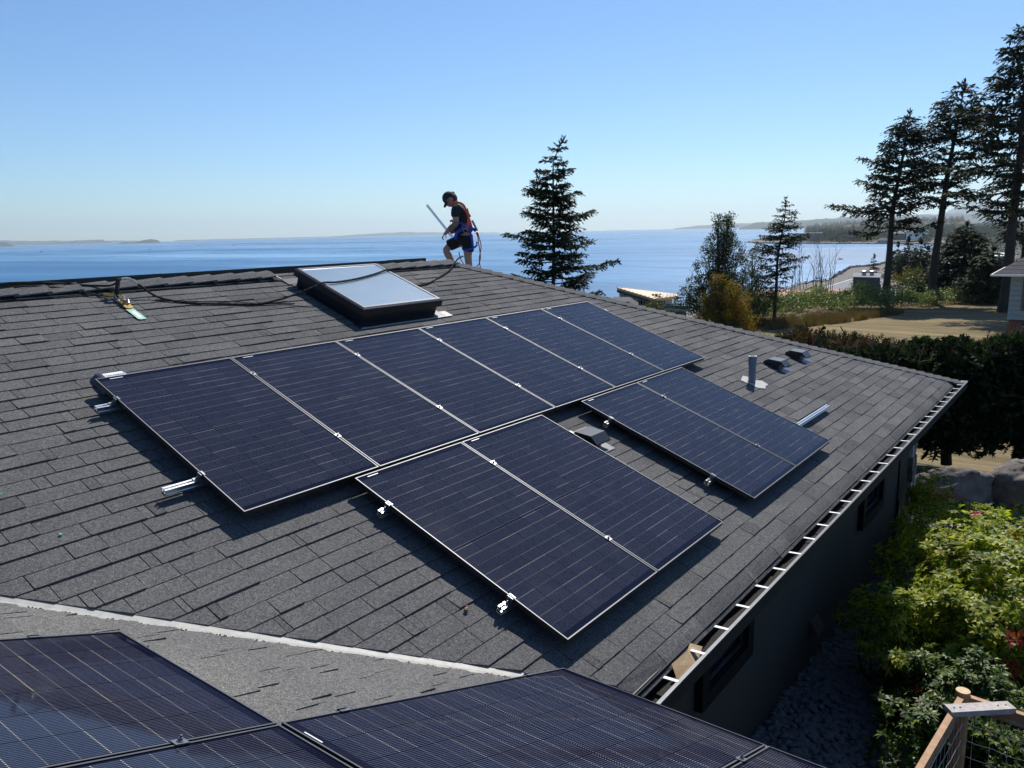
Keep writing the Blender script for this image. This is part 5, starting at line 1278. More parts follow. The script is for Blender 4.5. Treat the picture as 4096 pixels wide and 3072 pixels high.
shrub('glossy_shrub', 'big sunlit yellow green shrub with red new leaves filling the bed beside the wall', [(8.3, -4.35, -3.25, .85, .62), (7.5, -4.95, -3.15, .85, .75), (6.9, -4.45, -3.05, .75, .75), (6.2, -4.85, -2.95, .8, .75), (7.2, -5.7, -3.0, .9, .85), (8.4, -5.5, -3.2, .9, .65), (5.9, -5.6, -2.85, .9, .85), (6.4, -6.4, -2.9, 1.0, .85), (5.6, -4.75, -3.05, .6, .65)], 4600, .10, .032, ('pieris', 'pierisred'), 1, red=.09)
shrub('glossy_shrub', 'narrow upright glossy shrub standing apart beside the pebbles and wall', [(5.35, -4.0, -2.98, .30, .42), (5.05, -4.15, -3.25, .32, .45), (5.5, -4.05, -3.4, .25, .3)], 520, .085, .026, ('pieris', 'pierisred'), 2, red=.0)
shrub('glossy_shrub', 'dark glossy shrub in the shade in front, behind the wooden fence corner', [(4.9, -4.8, -3.35, .6, .6), (4.35, -4.65, -3.5, .5, .4), (4.6, -5.5, -3.35, .8, .55), (3.8, -5.4, -3.55, .7, .45), (3.9, -4.85, -3.65, .4, .3)], 3200, .08, .025, ('pierisshade', 'pierisred'), 3, red=.02)
shrub('small_shrub', 'small pale yellow green shrub at the stone corner of the house', [(9.55, -3.72, -3.1, .26, .55), (9.15, -3.85, -3.35, .30, .35), (9.7, -4.0, -3.2, .28, .22), (10.0, -4.1, -3.35, .22, .2)], 620, .06, .018, ('pieris', 'pierisred'), 4, red=.01)
e = empty('mugo_pine', gp(3990, 2200, GZ), 'feathery green dwarf pine at the right edge beyond the shrubs', 'shrub'); fm = MB(); r = random.Random(14); tm = MB()
for (x, y, hh, ra) in ((4040, 2190, .62, .34), (3975, 2235, .35, .42), (4090, 2230, .45, .4), (3920, 2245, .22, .3)):
    c = gp(x, y, GZ)
    for i in range(60):
        d = rdir(r); d.z = abs(d.z); p = Vector((c.x, c.y, GZ))+Vector((d.x*ra, d.y*ra, d.z*hh))*r.uniform(.6, 1); dd = (Vector((d.x, d.y, d.z+.6))).normalized(); tm.tube([Vector((c.x, c.y, GZ)), p], [.012, .006], 4)
        for k in range(26): kite(fm, p+dd*(k*.004), (dd*.7+rdir(r)*.7).normalized(), r.uniform(.06, .1), .004, rdir(r))
tm.build('stem', M['bark'], e); fm.build('needles', M['mugo'], e)

# ================================================================== WOODEN FENCE CORNER
fe = empty('garden_fence', atd(3850, 2775, 5.55)-eZ*1.45, 'new cedar fence corner with wire mesh and a weathered corner board', 'fence')
fc = atd(3852, 2770, 5.55); ftop = fc.z
fa = atz(3680, 3072, ftop-.02); fb = atz(4096, 2862, ftop-.02)
da = (fa-fc); da.z = 0; da.normalize(); db = (fb-fc); db.z = 0; db.normalize()
m = MB(); m.tube([fc-eZ*1.5, fc+eZ*.012], [.048, .045], 14); o = m.build('post', M['wood'], fe); m = MB(); m.tube([fc+eZ*.0125, fc+eZ*.016], [.044, .043], 14); m.build('cut_face', M['cutwood'], o)
for d, L in ((da, 3.2), (db, 3.2)):
    s = d.cross(eZ); m = MB(); m.box(fc+d*(L/2+.02)-eZ*.055, L/2, .019, .045, (d, s, eZ)); m.build('top_rail', M['wood'], fe)
    m = MB(); m.box(fc+d*(L/2+.02)-eZ*1.25, L/2, .019, .045, (d, s, eZ)); m.build('bottom_rail', M['wood'], fe)
    wm = MB(); sg = 1 if s.dot(CAM-fc) > 0 else -1
    for i in range(int(L/.1)):
        p = fc+d*(.08+i*.1)+s*.022*sg; wm.tube([p-eZ*.06+d*.004*nz(i, 1), p-eZ*.6+d*.006, p-eZ*1.25], .0014, 4)
    for k in range(10):
        z = -.08-.12*k; pts = [fc+d*(q*.1)+s*.024*sg+eZ*(z+.006*sin(q*3+k)+.01*nz(q*.3, k)) for q in range(int(L/.1)+1)]; wm.tube(pts, .0019 if k in (0, 2, 4) else .0015, 4)
    wm.build('wire_mesh', M['wire'], fe)
    p = fc+d*2.0; m = MB(); m.tube([p-eZ*1.5, p-eZ*.01], [.045, .043], 10); m.build('post', M['wood'], fe)
bs = (da+db).normalized(); bt = bs.cross(eZ); m = MB(); m.box(fc+bs*.175-eZ*.004, .045, .21, .018, (bs, bt, eZ), jit=.003); m.build('corner_board', M['woodgrey'], fe)
for q in (-.17, -.12, .13, .17):
    m = MB(); c = fc+bs*.175+bt*q+eZ*.0142; m.tube([c, c+eZ*.002], .006, 8); m.build('screw', M['ink'], fe)

# ================================================================== BUILDINGS
def frame_at(x, D, z=None):
    b = bearing(x); o = pol(b, D); o.z = gz(o) if z is None else z
    return o, Vector((sin(b), -cos(b), 0)), Vector((cos(b), sin(b), 0))
def rot2(Rv, a): 
    q = Matrix.Rotation(a, 3, 'Z'); v = Rv.copy(); v.rotate(q); return v
# neighbouring house at the right edge
o, Rv, Fv = frame_at(4066, 53); hb = CAM.z+53*tan(rad(-6.07)); he_ = CAM.z+53*tan(rad(-3.35))
nh = empty('neighbour_house', o, 'pale lap sided house on brick posts cut off at the right edge', 'house')
Fv2 = rot2(Fv, rad(-4)); Rv2 = rot2(Rv, rad(-4)); o2 = o.copy(); o2.z = 0
def L3(x, y, z): return o2+Rv2*x+Fv2*y+eZ*z
m = MB(); m.box(L3(3, 3.5, (hb+he_)/2), 2.96, 3.4, (he_-hb)/2-.02, (Rv2, Fv2, eZ)); m.build('wall_core', M['siding'], nh)
nbd = 9; bh = (he_-hb)/nbd
for i in range(nbd):
    for (x0, x1) in ((0, .62), (2.4, 6)) if 2 <= i <= 7 else ((0, 6),):
        m = MB(); z0 = hb+i*bh; m.add([L3(x0, .0, z0), L3(x1, .0, z0), L3(x1, .09, z0+bh), L3(x0, .09, z0+bh), L3(x0, .1, z0), L3(x1, .1, z0)], [(0, 1, 2, 3), (0, 4, 5, 1), (0, 3, 4)]); m.build('siding_board', M['siding'], nh)
m = MB()
for a, b_2, c, d in ((.60, .72, hb+bh*1.9, he_-.15), (2.3, 2.42, hb+bh*1.9, he_-.15), (.72, 2.3, hb+bh*1.9, hb+bh*1.9+.12), (.72, 2.3, he_-.27, he_-.15), (1.45, 1.53, hb+bh*1.9, he_-.15)): m.box(L3((a+b_2)/2, .03, (c+d)/2), (b_2-a)/2, .04, (d-c)/2, (Rv2, Fv2, eZ))
wf_ = m.build('window', M['charcoal'], nh); m = MB(); m.box(L3(1.5, .07, hb+bh*5), .85, .01, bh*3.2, (Rv2, Fv2, eZ)); m.build('pane', M['glassdark'], wf_)
m = MB(); ov = .8
m.prism([L3(-ov, -.7, he_+.03), L3(7, -.7, he_+.03), L3(7, -.7, he_-.02), L3(-ov, -.7, he_-.02)], Fv2*8.4); m.build('soffit', M['white'], nh)
rows = 12
for i in range(rows):
    t0, t1 = i/rows, (i+1)/rows; H_ = 2.6; 
    def e_(t): return [L3(-ov-.02+3.9*t, -.75+3.9*t, he_+.08+H_*t+.02*(t0 != t)), L3(7.5, -.75+3.9*t, he_+.08+H_*t+.02*(t0 != t))]
    a, b_2 = e_(t0); c, d = e_(t1); a = a+eZ*.03; b_2 = b_2+eZ*.03
    lf0, lf1 = L3(-ov-.02+3.9*t0, 7.75-3.9*t0, he_+.11+H_*t0), L3(-ov-.02+3.9*t1, 7.75-3.9*t1, he_+.08+H_*t1+.02)
    m = MB(); m.add([a, b_2, d, c, a-eZ*.04, b_2-eZ*.04, lf0, lf1, lf0-eZ*.04], [(0, 1, 2, 3), (4, 5, 1, 0), (0, 3, 7, 6), (0, 6, 8, 4)]); m.build('shingle_course', M['roofshake'], nh)
m = MB(); m.box(L3(3.1, -.82, he_+.02), 4.05, .06, .055, (Rv2, Fv2, eZ)); m.box(L3(-ov-.07, 3.4, he_+.02), .06, 4.2, .055, (Rv2, Fv2, eZ)); m.build('gutter', M['white'], nh)
m = MB(); m.box(L3(3.2, .5, hb-.06), 3.0, .5, .06, (Rv2, Fv2, eZ)); m.box(L3(3.2, .15, hb-.22), 2.9, .06, .12, (Rv2, Fv2, eZ)); m.build('shadow_beam', M['darkwall'], nh)  # dark colour here stands in for the shadow under the house
gzb = o.z
for k in range(int((hb-.12-gzb+.3)/.16)):
    for q in (0, 1):
        m = MB(); m.box(L3(.35+(.16 if q else -.16)+(.04 if k % 2 else -.04), .25, gzb-.3+.16*k+.08), .15, .24, .072, (Rv2, Fv2, eZ), jit=.006); m.build('brick', M['brick'], nh)
m = MB(); m.box(L3(.35, .25, (gzb-.3+hb)/2), .27, .2, (hb-gzb+.1)/2, (Rv2, Fv2, eZ)); m.build('post_core', M['darkwall'], nh)

def gable_box(e, o, Rv, Fv, x0, x1, y0, y1, z0, z1, mat): 
    m = MB(); m.box(o+Rv*((x0+x1)/2)+Fv*((y0+y1)/2)+eZ*((z0+z1)/2-o.z), (x1-x0)/2, (y1-y0)/2, (z1-z0)/2, (Rv, Fv, eZ)); return m.build('wall', M[mat], e)
# cream house with the tan metal roof, seen over the hip
D = 98; o, Rv, Fv = frame_at(2590, D); kx = D/FPX
def U(x, y, d=0): return atd(x, y, D+d)
ch_ = empty('cream_house', o, 'cream house with a slanted tan metal roof and balcony beside the sea', 'house')
def slabx(pts, dep, name, mat, parent, **k):
    m = MB(); m.prism(pts, dep); return m.build(name, M[mat], parent, **k)
Fd = Fv
wall_z = o.z-2
slabx([U(2477, 1163), U(2553, 1178), U(2553, 1300), U(2477, 1300)], Fd*6, 'wall', 'cream', ch_)
slabx([U(2553, 1174, 1.2), U(2620, 1192, 1.2), U(2620, 1300, 1.2), U(2553, 1300, 1.2)], Fd*5, 'wall', 'cream', ch_)
slabx([U(2620, 1193, 2.2), U(2690, 1187, 2.2), U(2690, 1300, 2.2), U(2620, 1300, 2.2)], Fd*5, 'wall', 'cream', ch_)
rq = [U(2468, 1150, -.6), U(2617, 1195, -.6), U(2714, 1183, 3), U(2714, 1177, 9), U(2472, 1149, 6)]
m = MB(); m.prism([rq[0], rq[1], rq[2], rq[3], rq[4]], -eZ*.28); rf = m.build('roof', M['tanroof'], ch_)
m = MB(); m.prism([rq[0]-eZ*.28, rq[1]-eZ*.28, rq[1]-eZ*.5, rq[0]-eZ*.6], Fd*.2); m.build('fascia', M['barkgrey'], ch_)
for i in range(15):
    t = i/15; a = rq[0].lerp(rq[1], t) if t < .62 else rq[1].lerp(rq[2], (t-.62)/.38); a = rq[0].lerp(rq[1], min(1, t*1.6)) if t < .625 else rq[1].lerp(rq[2], (t-.625)/.375)
    b_2 = rq[4].lerp(rq[3], min(1, t*.85+.15)); m = MB(); m.tube([a+eZ*.04, b_2+eZ*.04], .045, 4); m.build('roof_seam', M['tanroof'], rf)
for i in range(3):
    c = U(2612+i*14, 1179+i*0, 2.4)+eZ*.08; m = MB(); m.box(c, .17, .9, .05, (Rv, (Fd*1+eZ*-.02).normalized(), eZ)); m.build('skylight', M['glassdark'], rf)
def win(x0, x1, y0, y1, d, parent, mat='glasslight', fm='white', mull=1):
    a, b_2, c, dd = U(x0, y0, d), U(x1, y0, d), U(x1, y1, d), U(x0, y1, d); cen = (a+b_2+c+dd)/4; hx = (b_2-a).length/2; hz = (a-dd).length/2
    m = MB(); t = .07
    for (q0, q1, w0, w1) in ((-hx, -hx+t, -hz, hz), (hx-t, hx, -hz, hz), (-hx+t, hx-t, -hz, -hz+t), (-hx+t, hx-t, hz-t, hz)): m.box(cen+Rv*((q0+q1)/2)+eZ*((w0+w1)/2), (q1-q0)/2, .05, (w1-w0)/2, (Rv, Fd, eZ))
    for k in range(mull): m.box(cen+Rv*(-hx+2*hx*(k+1)/(mull+1)), t/2, .045, hz-t, (Rv, Fd, eZ))
    f = m.build('window', M[fm], parent); m = MB(); m.box(cen+Fd*.03, hx-.03, .01, hz-.03, (Rv, Fd, eZ)); m.build('pane', M[mat], f)
win(2484, 2514, 1173, 1202, -.06, ch_, mull=2); win(2560, 2584, 1200, 1228, 1.12, ch_, 'glassdark', mull=1); win(2550, 2557, 1201, 1218, 1.12, ch_, 'glassdark', 'charcoal', 0); win(2587, 2594, 1203, 1218, 1.12, ch_, 'glassdark', 'charcoal', 0)
win(2630, 2664, 1200, 1222, 2.1, ch_, 'glassdark', mull=2)
m = MB(); m.tube([U(2538, 1178, -.1), U(2536, 1196, -.1), U(2535, 1230, -.1)], .06, 6); m.build('downpipe', M['charcoal'], ch_)
m = MB(); a, b_2 = U(2700, 1190, .5), U(2700, 1260, .5); m.tube([a, b_2], .18, 8); m.build('column', M['cream'], ch_)
slabx([U(2530, 1234, -1.5), U(2760, 1236, -1.5), U(2760, 1246, -1.5), U(2530, 1244, -1.5)], Fd*5, 'balcony', 'cream', ch_)
m = MB(); m.tube([U(2540, 1219, -1.4), U(2700, 1217, -1.4), U(2770, 1219, -1.4)], .05, 5)
for i in range(15): x = 2540+i*15; m.tube([U(x, 1219, -1.4), U(x, 1238, -1.4)], .035, 4)
m.tube([U(2700, 1204, 3), U(2780, 1205, 3)], .04, 4)
for i in range(5): m.tube([U(2705+i*18, 1204, 3), U(2705+i*18, 1236, 3)], .03, 4)
m.build('railing', M['charcoal'], ch_)
m = MB(); m.prism([U(2542, 1222, -1.3), U(2765, 1222, -1.3), U(2765, 1236, -1.3), U(2542, 1236, -1.3)], Fd*.03); m.build('glass_panel', M['glasslight'], ch_)
slabx([U(2560, 1246, -1), U(2690, 1248, -1), U(2690, 1330, -1), U(2560, 1330, -1)], Fd*5, 'wall', 'cream', ch_)
slabx([U(2690, 1240, 1), U(2745, 1240, 1), U(2745, 1330, 1), U(2690, 1330, 1)], Fd*5, 'wall', 'cream', ch_)
win(2696, 2706, 1256, 1275, .9, ch_, 'glassdark', 'charcoal', 0)
D = 72
bs_h = empty('dark_roof_house', frame_at(2500, 72)[0], 'low dark roof poking up behind the hip below the cream house', 'house')
def U(x, y, d=0): return atd(x, y, D+d)
m = MB(); m.prism([U(2445, 1206), U(2515, 1207), U(2552, 1232), U(2552, 1240), U(2440, 1225)], Fd*5); m.build('roof', M['darkwall'], bs_h)
m = MB(); m.prism([U(2460, 1226, .4), U(2545, 1236, .4), U(2545, 1300, .4), U(2460, 1300, .4)], Fd*4.5); m.build('wall', M['cream'], bs_h)

# terracotta and flat roofs below the lawn
def tiled_roof(x0, x1, y0, y1, D0, D1, label, name='tiled_house', mat='tile'):
    a, b_2, c, d = atd(x0, y1, D0), atd(x1, y1, D0), atd(x1-8, y0, D1), atd(x0+8, y0, D1)
    e = empty(name, (a+b_2)/2-eZ*3.5, label, 'house'); n = 12
    ua = (b_2-a)/n; ud = (c-d)/n
    for i in range(n):
        m = MB(); p = [a+ua*i, a+ua*(i+1)-ua*.06, d+ud*(i+1)-ud*.06, d+ud*i]; mid0 = (p[0]+p[1])/2+eZ*.10; mid1 = (p[2]+p[3])/2+eZ*.10
        m.add([p[0], mid0, p[1], p[2], mid1, p[3]], [(0, 1, 4, 5), (1, 2, 3, 4)]); m.build('tile_column', M[mat], e)
    m = MB(); m.prism([a-eZ*.12, b_2-eZ*.12, c-eZ*.12, d-eZ*.12], -eZ*.1); m.build('roof_deck', M['darkwall'], e)
    fw_ = (d-a); fw_.z = 0; m = MB(); m.prism([a-eZ*.3+fw_*.08, b_2-eZ*.3+fw_*.08, b_2-eZ*4+fw_*.08, a-eZ*4+fw_*.08], fw_*.8); m.build('wall', M['cream'], e); return e
tiled_roof(2990, 3110, 1163, 1205, 112, 120, 'orange tiled roof between the leafy trees and the slim fir')
tiled_roof(3110, 3300, 1160, 1185, 128, 138, 'orange tiled roof behind the bare saplings')
tiled_roof(3290, 3470, 1158, 1188, 124, 134, 'orange tiled roof above the bramble thicket, in front of the flat grey roofs')
def flat_block(pts, zt_, hh, label, roof='flatroof', wall='concrete', name='flat_roofed_building', par=.2):
    c = sum(pts, Vector())/len(pts); e = empty(name, Vector((c.x, c.y, zt_-hh)), label, 'building')
    P = [Vector((p.x, p.y, zt_)) for p in pts]
    m = MB(); m.prism([p-eZ*.05 for p in P], -eZ*hh); m.build('wall', M[wall], e)
    m = MB(); m.prism([p+(c-p)*.01 for p in [Vector((q.x, q.y, zt_-.04)) for q in P]], eZ*.08); m.build('roof', M[roof], e)
    n = len(P)
    for i in range(n):
        a, b_2 = P[i], P[(i+1) % n]; d = (b_2-a); L_ = d.length; d.normalize(); m = MB(); m.box((a+b_2)/2+eZ*par*.5, L_/2, .09, par/2, (d, d.cross(eZ), eZ)); m.build('parapet', M['parapet' if par > .15 else 'concrete'], e)
    return e
zA = CAM.z-.0755*165
def q_(x, D_): return pol(bearing(x), D_)
flat_block([q_(3270, 158), q_(3800, 142), q_(3800, 186), q_(3420, 192)], zA, 7, 'wide flat grey roof with a pale parapet beyond the bramble thicket')
zB = zA+1.6
b1 = flat_block([q_(3425, 166), q_(3535, 164), q_(3535, 178), q_(3425, 180)], zB+.55, 4, 'dark plant room with two roof ventilators on the flat grey roof', 'flatroof', 'darkwall', 'plant_room', .1)
for x in (3468, 3500):
    c = q_(x, 170); c.z = zB+.65; m = MB(); m.tube([c, c+eZ*.5], .38, 10); m.tube([c+eZ*.5, c+eZ*.62, c+eZ*.9, c+eZ*1.05], [.5, .62, .6, .2], 12); m.build('roof_ventilator', M['steel'], b1)
flat_block([q_(3600, 128), q_(3700, 122), q_(3700, 136), q_(3600, 140)], CAM.z-.087*130, 4, 'smaller grey flat roof right of the leftmost fir trunk', 'flatroof', 'concrete')
flat_block([q_(3610, 250), q_(3690, 250), q_(3690, 275), q_(3610, 275)], CAM.z-.0600*250, 5, 'pale sunlit roof glimpsed through the trees between the bare trunks', 'parapet', 'concrete')
flat_block([q_(3780, 330), q_(3815, 330), q_(3815, 350), q_(3780, 350)], CAM.z-.047*330, 5, 'pale roof glimpsed left of the bushy fir', 'parapet', 'concrete')
flat_block([q_(3985, 300), q_(4035, 300), q_(4035, 330), q_(3985, 330)], CAM.z-.039*300, 6, 'bright metal roof glimpsed left of the neighbouring house', 'parapet', 'concrete')
# far shore: apartment block and houses
ap_o = pol(bearing(3230), 1640); ap_o.z = gz(ap_o); e = empty('apartment_block', ap_o, 'long pale apartment block on the far shore behind the slim fir', 'building'); b = bearing(3230); Rv = Vector((sin(b), -cos(b), 0)); Fv = Vector((cos(b), sin(b), 0))
m = MB(); m.box(ap_o+eZ*(6.5), 27, 9, 8.0, (Rv, Fv, eZ)); m.build('wall', M['siding'], e)
m = MB(); m.box(ap_o+eZ*14.7, 27.6, 9.6, .35, (Rv, Fv, eZ)); m.build('roof', M['parapet'], e)
for j in range(4):
    for i in range(12):
        m = MB(); m.box(ap_o+Rv*(-25+i*4.55)-Fv*9.05+eZ*(1.6+j*3.3), 1.25, .12, 1.1, (Rv, Fv, eZ)); m.build('window', M['glassdark'], e)
for i in range(6):
    m = MB(); m.box(ap_o+Rv*(-22.7+i*9.1)-Fv*9.8+eZ*6.5, .5, .8, 8, (Rv, Fv, eZ)); m.build('bay', M['siding'], e)
def far_house(x, D_, w_, dep, hh, label, wall='white', roof='flatroof', up=0):
    b = bearing(x); o = pol(b, D_); o.z = gz(o)+up; Rv = Vector((sin(b), -cos(b), 0)); Fv = Vector((cos(b), sin(b), 0)); e = empty('shore_house', o, label, 'house', 'houses on the far shore')
    m = MB(); m.box(o+eZ*hh/2, w_, dep, hh/2+1, (Rv, Fv, eZ)); m.build('wall', M[wall], e)
    m = MB(); A = [o+Rv*(sx*(w_+1))+Fv*(sy*(dep+1))+eZ*hh*1.15 for sx, sy in ((-1, -1), (1, -1), (1, 1), (-1, 1))]; B = [o+Rv*(sx*w_*.45)+eZ*(hh*1.15+dep*.5) for sx in (-1, 1)]
    m.add(A+B, [(0, 1, 5, 4), (1, 2, 5), (2, 3, 4, 5), (3, 0, 4)]); m.build('roof', M[roof], e)
    for i in range(3):
        m = MB(); m.box(o+Rv*(w_*(-.6+.6*i))-Fv*(dep+.05)+eZ*hh*.6, w_*.16, .1, hh*.18, (Rv, Fv, eZ)); m.build('window', M['glassdark'], e)
far_house(3535, 1475, 9, 6, 4, 'low brown roofed house on the far shore left of the leftmost fir trunk', 'cream', 'roofshake')
far_house(3565, 1480, 5, 5, 3, 'small red roofed cabin on the far shore by the leftmost fir trunk', 'white', 'tile')
far_house(3520, 1750, 17, 9, 6, 'long grey roofed lodge above the far shore, left of the leftmost fir trunk', 'concrete', 'flatroof', 3)
far_house(3625, 1500, 22, 10, 9, 'large grey roofed house on the far shore right of the leftmost fir trunk', 'darkwall', 'flatroof', 3)
far_house(3672, 1480, 16, 10, 11, 'white walled grey roofed house on the far shore between the bare trunks', 'white', 'flatroof', 4)
far_house(3410, 1600, 6, 5, 5, 'small grey house half hidden in trees on the far shore', 'concrete', 'flatroof')
# trees of the far shore
def far_tree_mesh(seed, kind):
    r = random.Random(seed); fm = MB()
    if kind == 0:
        for i in range(170):
            t = r.random()**.8; a = r.uniform(0, 2*pi); rr = (1-t)*.26+.02; p = Vector((cos(a)*rr*r.uniform(.2, 1), sin(a)*rr*r.uniform(.2, 1), .05+t*.9)); d = Vector((cos(a), sin(a), -.3+.6*r.random())).normalized(); kite(fm, p, d, .16*(1.2-t), .10, eZ+rdir(r)*.5)
    else:
        for i in range(150):
            d = rdir(r); p = Vector((d.x*.42, d.y*.42, .5+d.z*.4))*r.uniform(.85, 1.05); kite(fm, p, (d+rdir(r)*.8).normalized(), .2, .13, rdir(r))
    tm = MB(); tm.tube([(0, 0, -.1), (0, 0, .6)], .02, 5); return fm.mesh('foliage', M['farneedle']), tm.mesh('trunk', M['bark'])
fir_m = [far_tree_mesh(i, 0) for i in range(3)]; rnd_m = [far_tree_mesh(10+i, 1) for i in range(2)]
ym = rnd_m[1][0].copy(); ym.materials.clear(); ym.materials.append(M['faryellow'])
def far_tree(x, D_, h_, w_, mesh, name, label, group=None, dz=0):
    o = pol(bearing(x), D_); o.z = gz(o)-.3+dz; e = empty(name, o, label, 'tree', group)
    for nm_, me in (('foliage', mesh[0]), ('trunk', mesh[1])):
        c = bpy.data.objects.new(nm_, me); COL.objects.link(c); c.parent = e
    e.scale = (w_, w_, h_); e.rotation_euler = (0, 0, R.uniform(0, 6)); return e
r = random.Random(77)
for x, D_, h_ in ((3275, 1560, 22), (3308, 1560, 20), (3300, 1640, 30), (3322, 1660, 27), (3290, 1650, 25), (3338, 1640, 23), (3372, 1600, 32), (3398, 1640, 28), (3412, 1660, 33), (3262, 1680, 22), (3245, 1690, 18), (3354, 1700, 20), (3428, 1600, 20), (3452, 1560, 15), (3480, 1600, 18), (3502, 1560, 14)):
    far_tree(x, D_, h_*.85, h_*.9, fir_m[r.randint(0, 2)], 'far_fir', 'dark conifer in the row on the far headland beyond the bay', 'dark conifers on the far headland')
far_tree(3377, 1545, 18, 26, rnd_m[0], 'round_tree', 'rounded green tree on the far shore below the tallest conifers')
far_tree(3476, 1545, 13, 24, (ym, rnd_m[1][1]), 'yellow_tree', 'rounded yellow green tree on the far shore')
for x, D_, h_, w_ in ((3425, 1560, 12, 20), (3340, 1580, 10, 18), (3445, 1590, 14, 20), (3600, 1700, 14, 22), (3685, 1600, 12, 20), (3710, 1450, 12, 18), (3700, 1420, 10, 16)):
    far_tree(x, D_, h_, w_, rnd_m[r.randint(0, 1)], 'far_broadleaf', 'rounded leafy tree in the row along the far shore', 'leafy trees along the far shore')
# the wooded slopes beyond read as one mass
wm = MB(); kx_ = 0
fv = [(np.array([v.co[:] for v in fir_m[i][0].vertices]), [tuple(p.vertices) for p in fir_m[i][0].polygons][::2]) for i in range(3)]
def add_tree(p, h_, w_, k):
    V_, F_ = fv[k]; a = r.uniform(0, 6); c_, s_ = cos(a), sin(a); o = len(wm.v)
    for f in F_[:60]:
        i0 = len(wm.v); wm.v.extend([(p.x+(V_[j][0]*c_-V_[j][1]*s_)*w_, p.y+(V_[j][0]*s_+V_[j][1]*c_)*w_, p.z+V_[j][2]*h_) for j in f]); wm.f.append(tuple(range(i0, i0+len(f))))
for i in range(3600):
    x = r.uniform(3225, 4140); D_ = r.choice((r.uniform(1560, 1800), r.uniform(1700, 2200), r.uniform(2200, 3400)))
    if D_ < 1750 and x > 3500 and r.random() < .5: continue
    b = math.degrees(bearing(x)); 
    if not (b < 21 and D_ > Rfar(b)+40 and (b < 17.5 or D_ < 2250-(b-17.5)*150)): continue
    p = pol(rad(b), D_); p.z = gz(p)-1; h_ = r.uniform(9, 20); add_tree(p, h_, h_*r.uniform(.8, 1.4), r.randint(0, 2))
wm.m = [0]*len(wm.f)
tag(wm.build('wooded_shore', M['farneedle']), 'dense dark woods covering the far headland and hills', None, None, 'stuff')
wm = MB()
for i in range(520):
    x = r.uniform(3560, 4140); D_ = r.uniform(230, 1300); b = math.degrees(bearing(x))
    if D_ > Rcoast(b)-25: continue
    p = pol(rad(b), D_); p.z = gz(p)-1; h_ = r.uniform(7, 15)*(1 if D_ > 400 else .8); add_tree(p, h_, h_*r.uniform(.7, 1.3), r.randint(0, 2))
wm.m = [0]*len(wm.f)
tag(wm.build('wooded_land', M['farneedle']), 'woods on the low land between the bay and the right edge', None, None, 'stuff')
# shore rocks
def rocks(n, f, size, name, label, seed):
    r = random.Random(seed); m = MB()
    for i in range(n):
        p = f(r); s = size*r.uniform(.4, 1.6); z = max(gz(p), SEA)+.1*s; m.box((p.x, p.y, z), s, s*r.uniform(.5, 1), s*.5, (rot2(eX, r.uniform(0, 3)), rot2(eY, r.uniform(0, 3)), eZ), jit=s*.25, taper=.6)
    tag(m.build(name, M['rock']), label, None, None, 'stuff')
def spit(r):
    b = r.uniform(12.2, 15.3); return pol(rad(b), Rcoast(b)-r.uniform(-14, 30))
rocks(420, spit, 1.0, 'shore_rocks', 'rocky spit reaching into the bay', 1)
def fshore(r):
    b = r.uniform(8.5, 21); return pol(rad(b), Rfar(b)+r.uniform(-6, 14))
rocks(700, fshore, 1.6, 'shore_rocks', 'line of pale rocks along the far shore', 2)
def nshore(r):
    b = r.uniform(15, 22); return pol(rad(b), Rcoast(b)-r.uniform(-4, 40))
rocks(260, nshore, .5, 'shore_rocks', 'scattered stones on the near gravel beach', 3)
for x, y, s, lab in ((3270, 1114, 1.9, 'dark rock at the water edge beyond the bare saplings'), (3362, 1038, 2.4, 'small flat rock out in the bay')):
    d = ray(x, y); p = CAM+d*((SEA-CAM.z)/d.z); o = boulder((p.x, p.y, SEA+.25), s, s*.8, s*.45, lab, int(x)); o['group'] = 'rocks in the bay'; o.name = 'shore_rock'
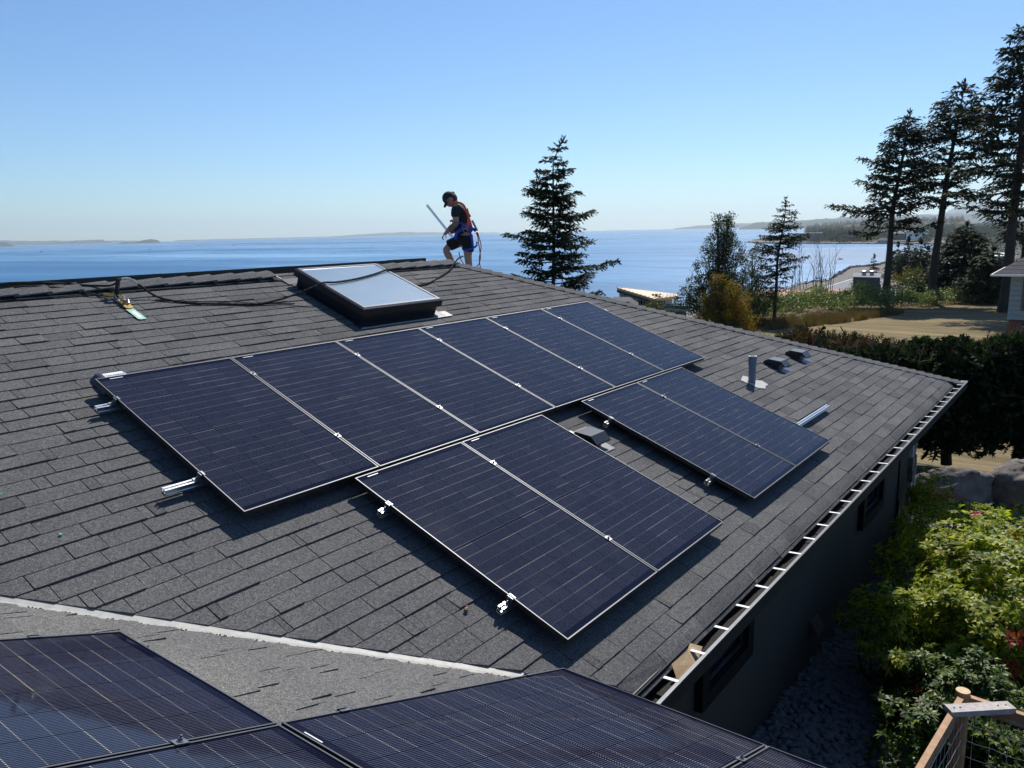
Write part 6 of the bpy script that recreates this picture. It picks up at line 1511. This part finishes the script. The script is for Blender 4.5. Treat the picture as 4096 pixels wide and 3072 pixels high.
# boats far out
def boat(x, y, L_, label):
    d = ray(x, y); p = CAM+d*((SEA-CAM.z)/d.z); b = math.atan2(d.y, d.x); Rv = Vector((sin(b), -cos(b), 0)); Fv = Vector((cos(b), sin(b), 0)); e = empty('motor_boat', p, label, 'boat')
    m = MB(); m.add([p+Rv*(-L_)+eZ*.9+Fv*L_*.3, p+Rv*L_*.7+eZ*1.0+Fv*L_*.3, p+Rv*L_*1.1+eZ*1.5, p+Rv*L_*.7+eZ*1.0-Fv*L_*.3, p+Rv*(-L_)+eZ*.9-Fv*L_*.3, p+Rv*(-L_)-eZ*.5+Fv*L_*.2, p+Rv*L_*.7-eZ*.5, p+Rv*(-L_)-eZ*.5-Fv*L_*.2], [(0, 1, 2, 3, 4), (0, 5, 6, 1), (1, 6, 2), (2, 6, 3), (3, 6, 7, 4), (4, 7, 5, 0)]); m.build('hull', M['white'], e)
    m = MB(); m.box(p+Rv*(-L_*.1)+eZ*1.9, L_*.4, L_*.22, .9, (Rv, Fv, eZ), taper=.7); m.build('cabin', M['darkwall'], e)
    m = MB(); m.add([p+Rv*(-L_)+eZ*.15, p+Rv*(-L_*4.5)+Fv*L_*1.2+eZ*.1, p+Rv*(-L_*5)+eZ*.1, p+Rv*(-L_*4.5)-Fv*L_*1.2+eZ*.1], [(0, 3, 2, 1)]); m.build('wake', M['white'], e)
boat(165, 1008, 7, 'white speck of a motor boat near the left edge of the sea'); boat(600, 1000, 7, 'dark motor boat with a short wake below the small island'); boat(797, 984, 7, 'farther tiny motor boat right of the small island'); boat(934, 984, 7, 'rightmost tiny motor boat near the horizon')

# ================================================================== AIR
hz = MB(); hz.box((0, 0, (SEA-2+480)/2), 22000, 22000, (480-SEA+2)/2)
ha = hz.build('haze', []) if False else None
me = hz.mesh('haze', []); ha = bpy.data.objects.new('haze', me); COL.objects.link(ha); ha['kind'] = 'stuff'; ha['label'] = 'thin pale sea haze'
mm = bpy.data.materials.new('air'); mm.use_nodes = True; nt = mm.node_tree; nt.nodes.remove(nt.nodes['Principled BSDF'])
pv_ = nt.nodes.new('ShaderNodeVolumePrincipled'); pv_.inputs['Color'].default_value = (.78, .91, 1, 1); pv_.inputs['Density'].default_value = HAZE = 5.0e-5; pv_.inputs['Anisotropy'].default_value = .45
nt.links.new(pv_.outputs[0], nt.nodes['Material Output'].inputs['Volume']); me.materials.append(mm)
